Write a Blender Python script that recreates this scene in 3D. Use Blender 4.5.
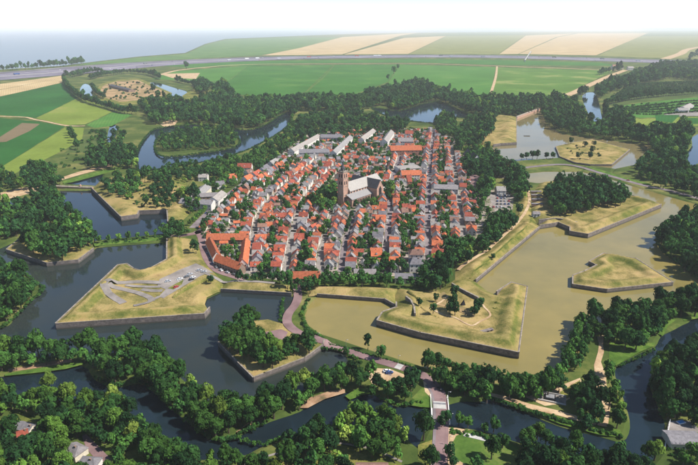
import bpy, math, random
import numpy as np
from mathutils import Vector, Matrix
from mathutils.geometry import delaunay_2d_cdt

for o in list(bpy.data.objects): bpy.data.objects.remove(o)
scene = bpy.context.scene
COL = scene.collection
R = math.radians
rng = random.Random(7)

# ------------------------------------------------------------------ camera, sky, sun, exposure
CAM_H, FOC, HORIZON = 186.0, 580.0, 28.0            # metres, focal length in photo pixels, horizon row
PITCH = math.atan((232.5 - HORIZON) / FOC)
cd = bpy.data.cameras.new('camera'); cam = bpy.data.objects.new('camera', cd); COL.objects.link(cam)
cam.location = (0, 0, CAM_H); cam.rotation_euler = (math.pi / 2 - PITCH, 0, 0)
cd.sensor_width = 36; cd.lens = FOC / 698 * 36; cd.clip_start = 1; cd.clip_end = 200000
scene.camera = cam

SUN_EL, SUN_AZ = R(50), R(-12)                       # azimuth measured from +x towards +y: light comes from the right
sdir = Vector((math.cos(SUN_EL) * math.cos(SUN_AZ), math.cos(SUN_EL) * math.sin(SUN_AZ), math.sin(SUN_EL)))
w = bpy.data.worlds.new('World'); scene.world = w; w.use_nodes = True
nt = w.node_tree; bg = nt.nodes['Background']
sk = nt.nodes.new('ShaderNodeTexSky'); sk.sky_type = 'NISHITA'; sk.sun_disc = False
sk.sun_elevation = SUN_EL; sk.sun_rotation = math.pi / 2 - SUN_AZ
sk.air_density = 0.7; sk.dust_density = 0.0; sk.ozone_density = 1.0
nt.links.new(sk.outputs[0], bg.inputs[0]); bg.inputs[1].default_value = 0.112
ld = bpy.data.lights.new('sun', 'SUN'); ld.energy = 5.0; ld.angle = R(0.5); ld.color = (1, .95, .87)
sun = bpy.data.objects.new('sun', ld); COL.objects.link(sun)
sun.rotation_euler = sdir.to_track_quat('Z', 'Y').to_euler()
scene.view_settings.view_transform = 'Standard'; scene.view_settings.look = 'None'
scene.view_settings.exposure = 0.68; scene.view_settings.gamma = 1.0
scene.render.engine = 'CYCLES'
cy = scene.cycles
cy.max_bounces = 8; cy.diffuse_bounces = 2; cy.glossy_bounces = 2; cy.transmission_bounces = 2
cy.volume_bounces = 3; cy.transparent_max_bounces = 4; cy.use_denoising = True
cy.caustics_reflective = False; cy.caustics_refractive = False

# ------------------------------------------------------------------ helpers
SP, CP = math.sin(PITCH), math.cos(PITCH)
def G(px, py, z=0.0):
    """the place on the level z that stands at a row and column of the survey picture"""
    u = (px - 349) / FOC; v = -(py - 232.5) / FOC
    dx, dy, dz = u, CP + v * SP, -SP + v * CP
    t = (z - CAM_H) / dz
    return (dx * t, dy * t)
def P(x, y, z):                                      # back to picture coordinates (for sorting left to right)
    yy = y * CP - (z - CAM_H) * SP; up = y * SP + (z - CAM_H) * CP
    return 349 + FOC * x / yy, 232.5 - FOC * up / yy
def GP(pts, z=0.0):
    return [G(p[0], p[1], p[2] if len(p) > 2 else z) for p in pts]
def smooth(pts, closed=True, n=4):
    out = []; m = len(pts)
    rngi = range(m) if closed else range(m - 1)
    for i in rngi:
        if closed: a, b, c, d = pts[i - 1], pts[i], pts[(i + 1) % m], pts[(i + 2) % m]
        else: a, b, c, d = pts[max(i - 1, 0)], pts[i], pts[i + 1], pts[min(i + 2, m - 1)]
        for k in range(n):
            t = k / n
            out.append(tuple(.5 * (2 * b[j] + (c[j] - a[j]) * t + (2 * a[j] - 5 * b[j] + 4 * c[j] - d[j]) * t * t
                     + (3 * b[j] - a[j] - 3 * c[j] + d[j]) * t ** 3) for j in (0, 1)))
    if not closed: out.append(tuple(pts[-1][:2]))
    return out
def inpoly(X, Y, poly):
    X = np.asarray(X, float); Y = np.asarray(Y, float); r = np.zeros(X.shape, bool); n = len(poly)
    for i in range(n):
        x0, y0 = poly[i]; x1, y1 = poly[(i + 1) % n]
        if y0 == y1: continue
        c = ((y0 > Y) != (y1 > Y)) & (X < (x1 - x0) * (Y - y0) / (y1 - y0) + x0)
        r ^= c
    return r
def segdist(X, Y, a, b):
    ax, ay = a; bx, by = b; dx, dy = bx - ax, by - ay
    L = dx * dx + dy * dy + 1e-9
    t = np.clip(((X - ax) * dx + (Y - ay) * dy) / L, 0, 1)
    return np.hypot(X - ax - t * dx, Y - ay - t * dy)
def area(p): return .5 * sum(p[i - 1][0] * p[i][1] - p[i][0] * p[i - 1][1] for i in range(len(p)))
def fbm(X, Y, s, seed=0):
    r = np.random.RandomState(seed); v = 0
    for k in range(4):
        a = r.rand() * 6.28; f = (2 ** k) / s; ph = r.rand(2) * 6.28
        v = v + (np.sin((X * math.cos(a) + Y * math.sin(a)) * f + ph[0]) * np.sin((Y * math.cos(a) - X * math.sin(a)) * f * 1.3 + ph[1])) / (1.6 ** k)
    return v / 2

def tag(o, label=None, cat=None, group=None, kind=None):
    if label: o['label'] = label
    if cat: o['category'] = cat
    if group: o['group'] = group
    if kind: o['kind'] = kind
    return o
def link(name, data, parent=None, loc=None):
    o = bpy.data.objects.new(name, data); COL.objects.link(o)
    if parent: o.parent = parent
    if loc is not None: o.location = loc
    return o
def mesh(name, v, f, mats, parent=None, mi=None, sm=False):
    me = bpy.data.meshes.new(name); me.from_pydata([tuple(map(float, p)) for p in v], [], [tuple(map(int, q)) for q in f])
    for m in (mats if isinstance(mats, (list, tuple)) else [mats]): me.materials.append(m)
    if mi is not None: me.polygons.foreach_set('material_index', mi)
    if sm: me.polygons.foreach_set('use_smooth', [True] * len(me.polygons))
    me.update()
    return link(name, me, parent)
def empty(name, loc, rz=0):
    o = link(name, None, None, loc); o.rotation_euler[2] = rz; o.empty_display_size = 1
    return o
class MB:
    def __init__(s): s.v = []; s.f = []
    def box(s, x0, x1, y0, y1, z0, z1):
        n = len(s.v); s.v += [(x, y, z) for z in (z0, z1) for y in (y0, y1) for x in (x0, x1)]
        s.f += [tuple(n + i for i in q) for q in ((0, 2, 3, 1), (4, 5, 7, 6), (0, 1, 5, 4), (1, 3, 7, 5), (3, 2, 6, 7), (2, 0, 4, 6))]
        return s
    def prism(s, poly, z0, z1):                      # poly counter-clockwise
        if area(poly) < 0: poly = poly[::-1]
        n = len(s.v); m = len(poly)
        s.v += [(x, y, z0) for x, y in poly] + [(x, y, z1) for x, y in poly]
        s.f += [tuple(n + m + i for i in range(m)), tuple(n + m - 1 - i for i in range(m))]
        s.f += [(n + i, n + (i + 1) % m, n + m + (i + 1) % m, n + m + i) for i in range(m)]
        return s
    def raw(s, v, f):
        n = len(s.v); s.v += list(v); s.f += [tuple(n + i for i in q) for q in f]; return s
    def build(s, name, mat, parent=None, sm=False): return mesh(name, s.v, s.f, mat, parent, sm=sm)

ORD = ['', 'first', 'second', 'third', 'fourth', 'fifth', 'sixth', 'seventh', 'eighth', 'ninth', 'tenth', 'eleventh', 'twelfth', 'thirteenth',
       'fourteenth', 'fifteenth', 'sixteenth', 'seventeenth', 'eighteenth', 'nineteenth']
TENS = {20: 'twent', 30: 'thirt', 40: 'fort', 50: 'fift', 60: 'sixt', 70: 'sevent', 80: 'eight', 90: 'ninet'}
def ordinal(n):
    if n < 20: return ORD[n]
    if n >= 100: return '%dth' % n
    t = n // 10 * 10
    return TENS[t] + 'ieth' if n == t else TENS[t] + 'y-' + ORD[n - t]

# ------------------------------------------------------------------ materials
def newmat(name):
    m = bpy.data.materials.new(name); m.use_nodes = True
    return m, m.node_tree, m.node_tree.nodes['Principled BSDF']
def noise(nt, scale, detail=4, vec=None, rough=.55):
    n = nt.nodes.new('ShaderNodeTexNoise'); n.inputs['Scale'].default_value = scale; n.inputs['Detail'].default_value = detail
    n.inputs['Roughness'].default_value = rough
    if vec is not None: nt.links.new(vec, n.inputs['Vector'])
    return n.outputs['Fac']
def ramp(nt, fac, stops):
    r = nt.nodes.new('ShaderNodeValToRGB'); nt.links.new(fac, r.inputs[0])
    el = r.color_ramp.elements
    while len(el) < len(stops): el.new(.5)
    for e, (p, c) in zip(el, stops): e.position = p; e.color = (*c, 1)
    return r.outputs[0]
def mixc(nt, fac, a, b, mode='MIX'):
    m = nt.nodes.new('ShaderNodeMix'); m.data_type = 'RGBA'; m.blend_type = mode
    if isinstance(fac, float): m.inputs[0].default_value = fac
    else: nt.links.new(fac, m.inputs[0])
    for s, k in ((a, 6), (b, 7)):
        if isinstance(s, tuple): m.inputs[k].default_value = (*s, 1)
        else: nt.links.new(s, m.inputs[k])
    return m.outputs[2]
def geo(nt): return nt.nodes.new('ShaderNodeNewGeometry').outputs['Position']
def obj_co(nt): return nt.nodes.new('ShaderNodeTexCoord').outputs['Object']
def surf(name, stops, big=.02, small=.4, rough=.9, fine=.25, bump=0.0, bscale=2.0, spec=.04):
    """two scales of noise through a colour ramp"""
    m, nt, b = newmat(name); p = geo(nt)
    a = noise(nt, big, 5, p); c = noise(nt, small, 5, p, .7)
    mx = nt.nodes.new('ShaderNodeMath'); mx.operation = 'MULTIPLY_ADD'
    nt.links.new(c, mx.inputs[0]); mx.inputs[1].default_value = fine * 2
    s2 = nt.nodes.new('ShaderNodeMath'); s2.operation = 'SUBTRACT'; nt.links.new(a, s2.inputs[0]); s2.inputs[1].default_value = fine
    nt.links.new(s2.outputs[0], mx.inputs[2])
    nt.links.new(ramp(nt, mx.outputs[0], stops), b.inputs['Base Color'])
    b.inputs['Roughness'].default_value = rough; b.inputs['Specular IOR Level'].default_value = spec
    if bump:
        bp = nt.nodes.new('ShaderNodeBump'); bp.inputs['Strength'].default_value = bump; bp.inputs['Distance'].default_value = .5
        nt.links.new(noise(nt, bscale, 5, p, .7), bp.inputs['Height']); nt.links.new(bp.outputs[0], b.inputs['Normal'])
    return m
M = {}
M['ground'] = surf('ground_grass', [(.3, (.030, .052, .013)), (.5, (.06, .088, .02)), (.62, (.12, .128, .036)), (.75, (.2, .17, .07))], .018, .25, fine=.2, bump=.3)
M['drygrass'] = surf('dry_grass', [(.28, (.15, .15, .04)), (.42, (.30, .24, .065)), (.55, (.42, .325, .105)), (.7, (.50, .37, .15)), (.8, (.36, .23, .12))], .06, .5, fine=.28, bump=.5, bscale=.8)
M['slopegrass'] = surf('slope_grass', [(.3, (.05, .075, .015)), (.5, (.12, .13, .03)), (.66, (.25, .2, .06)), (.8, (.32, .25, .09))], .05, .5, fine=.25, bump=.5, bscale=.8)
def earthmat():
    m, nt, b = newmat('earthwork_grass'); p = geo(nt)
    a = noise(nt, .07, 6, p, .65); c = noise(nt, .9, 6, p, .75); d = noise(nt, .022, 4, p, .6)
    def comb(x, k):
        s2 = nt.nodes.new('ShaderNodeMath'); s2.operation = 'MULTIPLY_ADD'; nt.links.new(c, s2.inputs[0]); s2.inputs[1].default_value = k * 2
        s3 = nt.nodes.new('ShaderNodeMath'); s3.operation = 'SUBTRACT'; nt.links.new(x, s3.inputs[0]); s3.inputs[1].default_value = k; nt.links.new(s3.outputs[0], s2.inputs[2]); return s2.outputs[0]
    dry = ramp(nt, comb(a, .28), [(.24, (.075, .078, .024)), (.36, (.16, .13, .045)), (.47, (.27, .20, .078)), (.58, (.36, .265, .115)), (.68, (.31, .20, .095)), (.78, (.18, .115, .062))])
    grn = ramp(nt, comb(a, .25), [(.3, (.045, .068, .014)), (.5, (.11, .12, .028)), (.66, (.23, .185, .055)), (.8, (.29, .225, .085))])
    g = nt.nodes.new('ShaderNodeNewGeometry'); sx = nt.nodes.new('ShaderNodeSeparateXYZ'); nt.links.new(g.outputs['Normal'], sx.inputs[0])
    mr = nt.nodes.new('ShaderNodeMapRange'); nt.links.new(sx.outputs[2], mr.inputs[0]); mr.inputs[1].default_value = .985; mr.inputs[2].default_value = .86; mr.inputs[3].default_value = 0; mr.inputs[4].default_value = .55
    big = ramp(nt, d, [(.36, (.0, .0, .0)), (.64, (.75, .75, .75))]); ad = nt.nodes.new('ShaderNodeMath'); ad.operation = 'ADD'; ad.use_clamp = True
    nt.links.new(mr.outputs[0], ad.inputs[0]); nt.links.new(big, ad.inputs[1])
    nt.links.new(mixc(nt, ad.outputs[0], dry, grn), b.inputs['Base Color']); b.inputs['Roughness'].default_value = .95; b.inputs['Specular IOR Level'].default_value = .02
    bp = nt.nodes.new('ShaderNodeBump'); bp.inputs['Strength'].default_value = .6; bp.inputs['Distance'].default_value = .6
    nt.links.new(noise(nt, .8, 5, p, .7), bp.inputs['Height']); nt.links.new(bp.outputs[0], b.inputs['Normal'])
    return m
M['earth'] = earthmat()
M['lawn'] = surf('lawn_grass', [(.3, (.035, .075, .014)), (.5, (.065, .12, .022)), (.7, (.15, .165, .045))], .05, .5, fine=.2)
M['reeds'] = surf('reed_bed', [(.3, (.04, .08, .014)), (.55, (.075, .14, .022)), (.7, (.14, .19, .04))], .2, 1.5, fine=.3, bump=.8, bscale=1.5)
M['sand'] = surf('sandy_soil', [(.3, (.28, .18, .10)), (.5, (.40, .28, .165)), (.7, (.50, .38, .24))], .1, .8, fine=.2)
M['redearth'] = surf('bare_earth', [(.3, (.10, .085, .04)), (.45, (.20, .13, .075)), (.6, (.31, .19, .115)), (.75, (.36, .25, .16))], .12, .8, fine=.25)
M['asphalt'] = surf('asphalt', [(.3, (.12, .10, .105)), (.5, (.17, .14, .145)), (.7, (.22, .19, .19))], .08, 1.2, fine=.15)
M['brickroad'] = surf('clinker_road', [(.3, (.135, .085, .084)), (.5, (.19, .122, .12)), (.7, (.24, .16, .155))], .1, 1.5, fine=.2)
M['paving'] = surf('pale_paving', [(.3, (.15, .135, .12)), (.5, (.215, .19, .172)), (.7, (.28, .25, .228))], .08, 1.0, fine=.2)
M['townground'] = surf('town_yards', [(.32, (.05, .075, .025)), (.44, (.12, .12, .07)), (.52, (.26, .21, .18)), (.7, (.36, .30, .27))], .12, .5, fine=.3)
M['motorway'] = surf('motorway_asphalt', [(.3, (.10, .09, .12)), (.5, (.15, .135, .17)), (.7, (.22, .2, .24))], .006, .05, fine=.25)
M['white'] = surf('white_paint', [(.3, (.68, .67, .64)), (.7, (.8, .79, .77))], .3, 2, fine=.15, rough=.6)
M['concrete'] = surf('concrete', [(.3, (.30, .29, .27)), (.5, (.40, .385, .36)), (.7, (.5, .48, .45))], .2, 1.5, fine=.2)
M['bark'] = surf('bark', [(.3, (.05, .035, .025)), (.7, (.13, .1, .075))], .5, 3)
M['metal'] = surf('grey_metal', [(.3, (.12, .12, .13)), (.7, (.25, .25, .26))], .5, 3, rough=.5)
M['dark'] = surf('dark_opening', [(.3, (.015, .015, .018)), (.7, (.03, .03, .034))], .5, 3, rough=.5)
M['rubber'] = surf('tyre_rubber', [(.3, (.015, .015, .015)), (.7, (.03, .03, .03))], .5, 3)
M['glass'], nt, b = newmat('window_glass'); b.inputs['Base Color'].default_value = (.02, .026, .035, 1); b.inputs['Roughness'].default_value = .12

def masonry(name, c1, c2, mortar, sx=.9, sy=.35, stain=.5):
    m, nt, b = newmat(name); p = obj_co(nt)
    br = nt.nodes.new('ShaderNodeTexBrick'); br.inputs['Scale'].default_value = 1.0
    mp = nt.nodes.new('ShaderNodeMapping'); nt.links.new(p, mp.inputs[0]); mp.inputs['Rotation'].default_value = (R(90), 0, 0)
    nt.links.new(mp.outputs[0], br.inputs['Vector'])
    br.inputs['Color1'].default_value = (*c1, 1); br.inputs['Color2'].default_value = (*c2, 1); br.inputs['Mortar'].default_value = (*mortar, 1)
    br.inputs['Brick Width'].default_value = sx; br.inputs['Row Height'].default_value = sy; br.inputs['Mortar Size'].default_value = .03
    n = noise(nt, .35, 6, geo(nt), .75)
    st = ramp(nt, n, [(.28, (.25, .26, .22)), (.42, (.6, .6, .55)), (.55, (1, 1, 1)), (.66, (1.5, 1.35, 1.15)), (.8, (.8, .85, .55))])
    bc = mixc(nt, stain + .0, br.outputs['Color'], st, 'MULTIPLY')
    if name.startswith('scarp'):                     # damp, algae-covered foot of the wall at the waterline
        sz = nt.nodes.new('ShaderNodeSeparateXYZ'); nt.links.new(geo(nt), sz.inputs[0])
        wob = nt.nodes.new('ShaderNodeMath'); wob.operation = 'MULTIPLY_ADD'; nt.links.new(n, wob.inputs[0]); wob.inputs[1].default_value = -2.4; nt.links.new(sz.outputs[2], wob.inputs[2])
        mr = nt.nodes.new('ShaderNodeMapRange'); nt.links.new(wob.outputs[0], mr.inputs[0]); mr.inputs[1].default_value = -.6; mr.inputs[2].default_value = .3; mr.inputs[3].default_value = .8; mr.inputs[4].default_value = 0
        bc = mixc(nt, mr.outputs[0], bc, (.035, .038, .026))
    nt.links.new(bc, b.inputs['Base Color'])
    b.inputs['Roughness'].default_value = .9
    return m
M['scarp'] = masonry('scarp_masonry', (.13, .105, .10), (.20, .165, .15), (.17, .155, .145), 1.6, .6, .8)
M['coping'] = surf('stone_coping', [(.3, (.15, .13, .10)), (.5, (.24, .205, .165)), (.7, (.33, .285, .235))], .35, 1.5, fine=.2)
M['church_brick'] = masonry('church_brick', (.40, .19, .13), (.48, .26, .18), (.36, .30, .25), .6, .25, .5)

def roofmat(name, c, var=.25, stripe=True):
    m, nt, b = newmat(name); oi = nt.nodes.new('ShaderNodeObjectInfo'); p = geo(nt)
    n = noise(nt, .6, 5, p, .7)
    dk = tuple(x * (1 - var * 1.6) for x in c); lt = tuple(min(1, x * (1 + var)) for x in c)
    base = ramp(nt, n, [(.3, dk), (.52, c), (.72, lt)])
    rv = ramp(nt, oi.outputs['Random'], [(0, (.72, .72, .74)), (.5, (1, 1, 1)), (1, (1.15, 1.08, 1.0))])
    nt.links.new(mixc(nt, 1.0, base, rv, 'MULTIPLY'), b.inputs['Base Color']); b.inputs['Roughness'].default_value = .8
    b.inputs['Specular IOR Level'].default_value = .1
    wv = nt.nodes.new('ShaderNodeTexWave'); wv.inputs['Scale'].default_value = 1.2; wv.bands_direction = 'Z'
    nt.links.new(p, wv.inputs['Vector'])
    bp = nt.nodes.new('ShaderNodeBump'); bp.inputs['Strength'].default_value = .35; bp.inputs['Distance'].default_value = .15
    nt.links.new(wv.outputs['Fac'], bp.inputs['Height']); nt.links.new(bp.outputs[0], b.inputs['Normal'])
    return m
ROOFS = {'orange tile': roofmat('orange_tiles', (.42, .125, .06)), 'red tile': roofmat('red_tiles', (.30, .078, .05)),
         'grey slate': roofmat('grey_slates', (.185, .175, .185)), 'brown tile': roofmat('brown_tiles', (.22, .13, .10)),
         'pale grey': roofmat('pale_roof', (.25, .237, .228)), 'dark slate': roofmat('dark_slates', (.075, .075, .085))}
def wallmat(name, c):
    m, nt, b = newmat(name); p = geo(nt); n = noise(nt, .8, 4, p, .7)
    nt.links.new(ramp(nt, n, [(.3, tuple(x * .72 for x in c)), (.6, c), (.8, tuple(min(.85, x * 1.1) for x in c))]), b.inputs['Base Color'])
    b.inputs['Roughness'].default_value = .85
    return m
WALLS = {'white': wallmat('white_render', (.64, .61, .56)), 'cream': wallmat('cream_render', (.60, .53, .42)), 'red brick': wallmat('red_brick', (.30, .145, .10)),
         'brown brick': wallmat('brown_brick', (.23, .155, .115)), 'grey': wallmat('grey_render', (.42, .41, .40))}

def leafmat(name, stops, trans=.2):
    m, nt, b = newmat(name); out = nt.nodes['Material Output']
    at = nt.nodes.new('ShaderNodeAttribute'); at.attribute_name = 'tint'
    oi = nt.nodes.new('ShaderNodeObjectInfo')
    ad = nt.nodes.new('ShaderNodeMath'); ad.operation = 'MULTIPLY_ADD'; nt.links.new(oi.outputs['Random'], ad.inputs[0]); ad.inputs[1].default_value = .5
    nt.links.new(at.outputs['Fac'], ad.inputs[2])
    n = noise(nt, .5, 3, geo(nt), .6)
    a2 = nt.nodes.new('ShaderNodeMath'); a2.operation = 'MULTIPLY_ADD'; nt.links.new(n, a2.inputs[0]); a2.inputs[1].default_value = .5; nt.links.new(ad.outputs[0], a2.inputs[2])
    a3 = nt.nodes.new('ShaderNodeMath'); a3.operation = 'SUBTRACT'; nt.links.new(a2.outputs[0], a3.inputs[0]); a3.inputs[1].default_value = .5
    col = ramp(nt, a3.outputs[0], stops)
    nt.links.new(col, b.inputs['Base Color']); b.inputs['Roughness'].default_value = .75; b.inputs['Specular IOR Level'].default_value = .05
    tr = nt.nodes.new('ShaderNodeBsdfTranslucent'); nt.links.new(col, tr.inputs[0])
    mx = nt.nodes.new('ShaderNodeMixShader'); mx.inputs[0].default_value = trans
    nt.links.new(b.outputs[0], mx.inputs[1]); nt.links.new(tr.outputs[0], mx.inputs[2]); nt.links.new(mx.outputs[0], out.inputs[0])
    return m
M['leaf'] = leafmat('leaves', [(0, (.022, .048, .020)), (.3, (.034, .075, .022)), (.55, (.058, .115, .026)), (.8, (.115, .18, .035)), (1, (.20, .26, .06))])

def water(name, c, rough=.035, bump=.055, c2=None):
    m, nt, b = newmat(name); p = geo(nt)
    n = noise(nt, .010, 6, p, .65); c2 = c2 or tuple(x * .8 for x in c)
    nt.links.new(ramp(nt, n, [(.3, tuple(x * .8 for x in c2)), (.45, c2), (.6, c), (.72, tuple(x * 1.12 for x in c))]), b.inputs['Base Color'])
    mp = nt.nodes.new('ShaderNodeMapping'); nt.links.new(p, mp.inputs[0]); mp.inputs['Scale'].default_value = (1, .35, 1); mp.inputs['Rotation'].default_value = (0, 0, .5)
    wp = noise(nt, .02, 5, mp.outputs[0], .6)
    mr = nt.nodes.new('ShaderNodeMapRange'); nt.links.new(wp, mr.inputs[0]); mr.inputs[1].default_value = .35; mr.inputs[2].default_value = .7; mr.inputs[3].default_value = rough * .6; mr.inputs[4].default_value = rough * 3.2
    b.inputs['Roughness'].default_value = rough
    if bump: nt.links.new(mr.outputs[0], b.inputs['Roughness'])
    b.inputs['IOR'].default_value = 1.33
    bp = nt.nodes.new('ShaderNodeBump'); bp.inputs['Strength'].default_value = bump; bp.inputs['Distance'].default_value = .3
    nt.links.new(noise(nt, .7, 4, mp.outputs[0], .65), bp.inputs['Height']); nt.links.new(bp.outputs[0], b.inputs['Normal'])
    return m
M['water_tan'] = water('silty_water', (.215, .17, .055), c2=(.175, .145, .048))
M['water_grey'] = water('dark_moat_water', (.016, .025, .028), c2=(.024, .030, .026))
M['water_blue'] = water('blue_moat_water', (.010, .020, .028), c2=(.008, .015, .020))
M['water_sea'] = water('lake_water', (.15, .17, .185), rough=.3, bump=0.0, c2=(.148, .168, .183))

# ------------------------------------------------------------------ water and ground
BASE = 1.2
SEA = [(-900, 90), (-200, 80), (0, 69.5), (60, 66), (100, 61), (140, 56.5), (185, 53), (205, 44), (225, 39), (285, 36.5), (330, 34.6), (400, 33), (520, 31.8), (700, 31), (700, 30.2), (-900, 30.2)]
WEST = [(-80, 245), (0, 249), (20, 240), (45, 225), (55, 224), (62, 232), (92, 252), (97, 248), (130, 245), (167, 243), (168, 264), (152, 273), (141, 276), (127, 269), (119, 270),
        (58, 329), (204, 319), (209, 313), (204, 306), (207, 299), (222, 292), (290, 296), (297, 299), (287, 311), (283, 324), (268, 320), (246, 322), (230, 332), (220, 347), (254, 381.5), (264, 377.5), (304, 362),
        (322, 349), (330, 348), (345, 355), (349, 362), (330, 378), (300, 392), (262, 408), (235, 416), (212, 410), (185, 382), (160, 358), (130, 352), (60, 356), (0, 358), (-80, 362)]
WEST_ISLE = smooth([(-80, 262), (0, 264), (20, 271), (35, 283), (44, 290), (30, 303), (15, 318), (0, 329), (-80, 345)])
RAV_FA = [(8, 253), (48, 266.5), (78, 263.5), (93, 252), (90, 243), (62, 232), (40, 232), (20, 243)]
NWEST = [(60, 191), (92, 191), (122, 221), (137, 219), (139, 215), (168, 214), (169, 226), (165, 234), (95, 241), (88, 229), (75, 216), (63, 206)]
DAMPOOL = [(62, 184), (95, 186), (101, 181), (104, 172), (98, 175), (78, 181)]
NORTHW = smooth([(138, 150), (150, 133), (162, 128), (200, 125), (240, 130), (262, 127), (282, 115), (292, 114), (286, 128), (264, 142), (240, 153), (205, 162), (175, 167), (156, 170), (138, 170)])
NORTHW_ISLE = smooth([(159, 137), (190, 130), (225, 129), (239, 139), (235, 147), (205, 153), (160, 156)])
NORTH = smooth([(372, 108), (400, 111), (436, 102), (468, 114), (495, 117), (485, 120), (442, 117), (434, 123), (408, 121), (388, 117)])
NEAST = [(516, 145), (516, 119), (540, 110), (547, 125), (562, 134), (600, 139), (652, 146), (642, 156), (634, 165), (615, 169), (590, 166), (560, 158), (520, 161), (507, 163), (492, 150), (493, 147), (500, 146)]
RAV_CD = [(556, 148), (572, 144), (592, 141), (629, 151), (611, 166), (590, 166), (575, 164), (560, 158)]
SEAST = [(521, 174), (545, 171.5), (580, 171.5), (610, 179), (640, 188.5), (698, 205), (900, 245), (900, 360), (698, 303), (660, 308), (615, 317), (590, 327), (583, 340), (579, 356), (567, 372), (548, 382),
         (520, 386), (490, 383), (450, 377), (420, 366), (375, 352), (345, 342), (320, 334), (309, 326), (304, 317), (310, 304), (317, 297), (385, 302), (396, 308), (397, 313), (383, 318), (378, 326), (420, 338),
         (517, 358), (526, 292), (511, 288), (497, 297), (487, 293), (475, 283), (538, 229), (558, 226), (570, 231), (570, 235), (587, 238), (660, 208), (632, 199), (600, 190), (560, 182), (540, 184), (526, 182)]
SEAST_ISLE = smooth([(656, 240), (668, 229), (685, 219), (720, 210), (900, 225), (900, 330), (698, 279), (680, 265), (665, 254)])
RAV_BC = [(573, 287.5), (606, 292.5), (671, 285.5), (635, 259, 2.5), (604, 254, 2.5), (590, 262, 2.5), (597, 268.5), (585, 272, 2.5), (573, 279)]
CANAL = smooth([(-80, 382), (0, 377), (40, 374), (82, 366), (95, 380), (115, 388), (140, 384), (155, 392), (170, 408), (190, 424), (207, 438), (225, 442), (240, 436), (268, 423), (300, 412), (312, 402), (340, 394),
         (365, 391), (382, 400), (398, 407), (420, 405), (437, 408), (460, 402), (480, 402), (496, 397), (520, 410), (560, 427), (600, 437), (622, 442), (630, 428), (626, 406), (618, 386), (615, 371), (622, 363),
         (640, 354), (655, 347), (661, 337), (674, 330), (688, 323), (720, 312), (900, 300), (900, 330), (720, 340), (698, 347), (685, 353), (664, 360), (653, 371), (650, 386), (655, 400), (661, 415), (665, 426),
         (662, 441), (655, 457), (640, 466), (590, 463), (560, 452), (530, 442), (520, 443), (500, 437), (480, 431), (455, 427), (438, 425), (424, 432), (418, 447), (409, 441), (400, 430), (380, 424), (340, 427),
         (300, 434), (280, 441), (262, 447), (240, 457), (200, 460), (165, 447), (145, 432), (125, 413), (95, 407), (40, 400), (0, 398), (-80, 398)], n=3)
FARCANAL = smooth([(582, 97), (592, 92), (598, 100), (602, 118), (606, 128), (594, 126), (589, 115)])
EASTWATER = smooth([(900, 100), (760, 124), (698, 134), (692, 146), (685, 156), (681, 170), (698, 173), (900, 205)])
FORT1 = smooth([(80, 90), (84, 84), (90, 86), (93, 95), (84, 97)])
FORT2 = smooth([(150, 83), (158, 83), (175, 88), (187, 92), (183, 97), (168, 95), (155, 89)])
FORT3 = smooth([(110, 126), (117, 127), (114, 140), (111, 150), (106, 148)])
POND = smooth([(8, 203), (12, 199), (22, 198), (24, 202), (14, 205)])
FORT4 = smooth([(97, 99), (104, 98), (112, 103), (110, 105), (101, 104)])

WATERS = [('lake', SEA, 'water_sea'), ('west_moat', WEST, 'water_grey'), ('northwest_moat', NWEST, 'water_blue'), ('dam_pool', DAMPOOL, 'water_blue'), ('north_moat', NORTHW, 'water_blue'),
          ('far_moat', NORTH, 'water_blue'), ('northeast_moat', NEAST, 'water_tan2'), ('southeast_moat', SEAST, 'water_tan'), ('outer_canal', CANAL, 'water_blue'), ('far_canal', FARCANAL, 'water_blue'),
          ('east_water', EASTWATER, 'water_blue'), ('fort_ditch', FORT1, 'water_blue'), ('fort_canal', FORT2, 'water_blue'), ('field_ditch', FORT3, 'water_blue'), ('pond', POND, 'water_blue'), ('fort_pool', FORT4, 'water_blue')]
M['water_tan2'] = water('greyish_silty_water', (.19, .15, .065), c2=(.165, .135, .06))
ISLES = [WEST_ISLE, RAV_FA, NORTHW_ISLE, RAV_CD, SEAST_ISLE, RAV_BC]
water_w = [GP(p) for _, p, _ in WATERS]; isle_w = [GP(p) for p in ISLES]

def grow(poly, d):                                   # push an outline outward a little so the sheet tucks under the bank
    s = 1 if area(poly) > 0 else -1; out = []
    n = len(poly)
    for i in range(n):
        a, b, c = poly[i - 1], poly[i], poly[(i + 1) % n]
        n1 = Vector((b[1] - a[1], a[0] - b[0])); n2 = Vector((c[1] - b[1], b[0] - c[0]))
        if n1.length < 1e-6 or n2.length < 1e-6: out.append(b); continue
        nn = n1.normalized() + n2.normalized()
        if nn.length < .3: out.append(b); continue
        nn = nn.normalized() * d * s; out.append((b[0] + nn.x, b[1] + nn.y))
    return out
for (nm, _, mt), pw in zip(WATERS, water_w):
    dd = 1.2 if nm != 'lake' else 8.0
    p2 = grow(pw, dd)
    vs, _, fs, *_ = delaunay_2d_cdt([Vector(p) for p in p2], [], [list(range(len(p2)))], 1, 1e-4)
    tag(mesh(nm, [(v.x, v.y, 0) for v in vs], fs, M[mt]), kind='structure')

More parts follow.
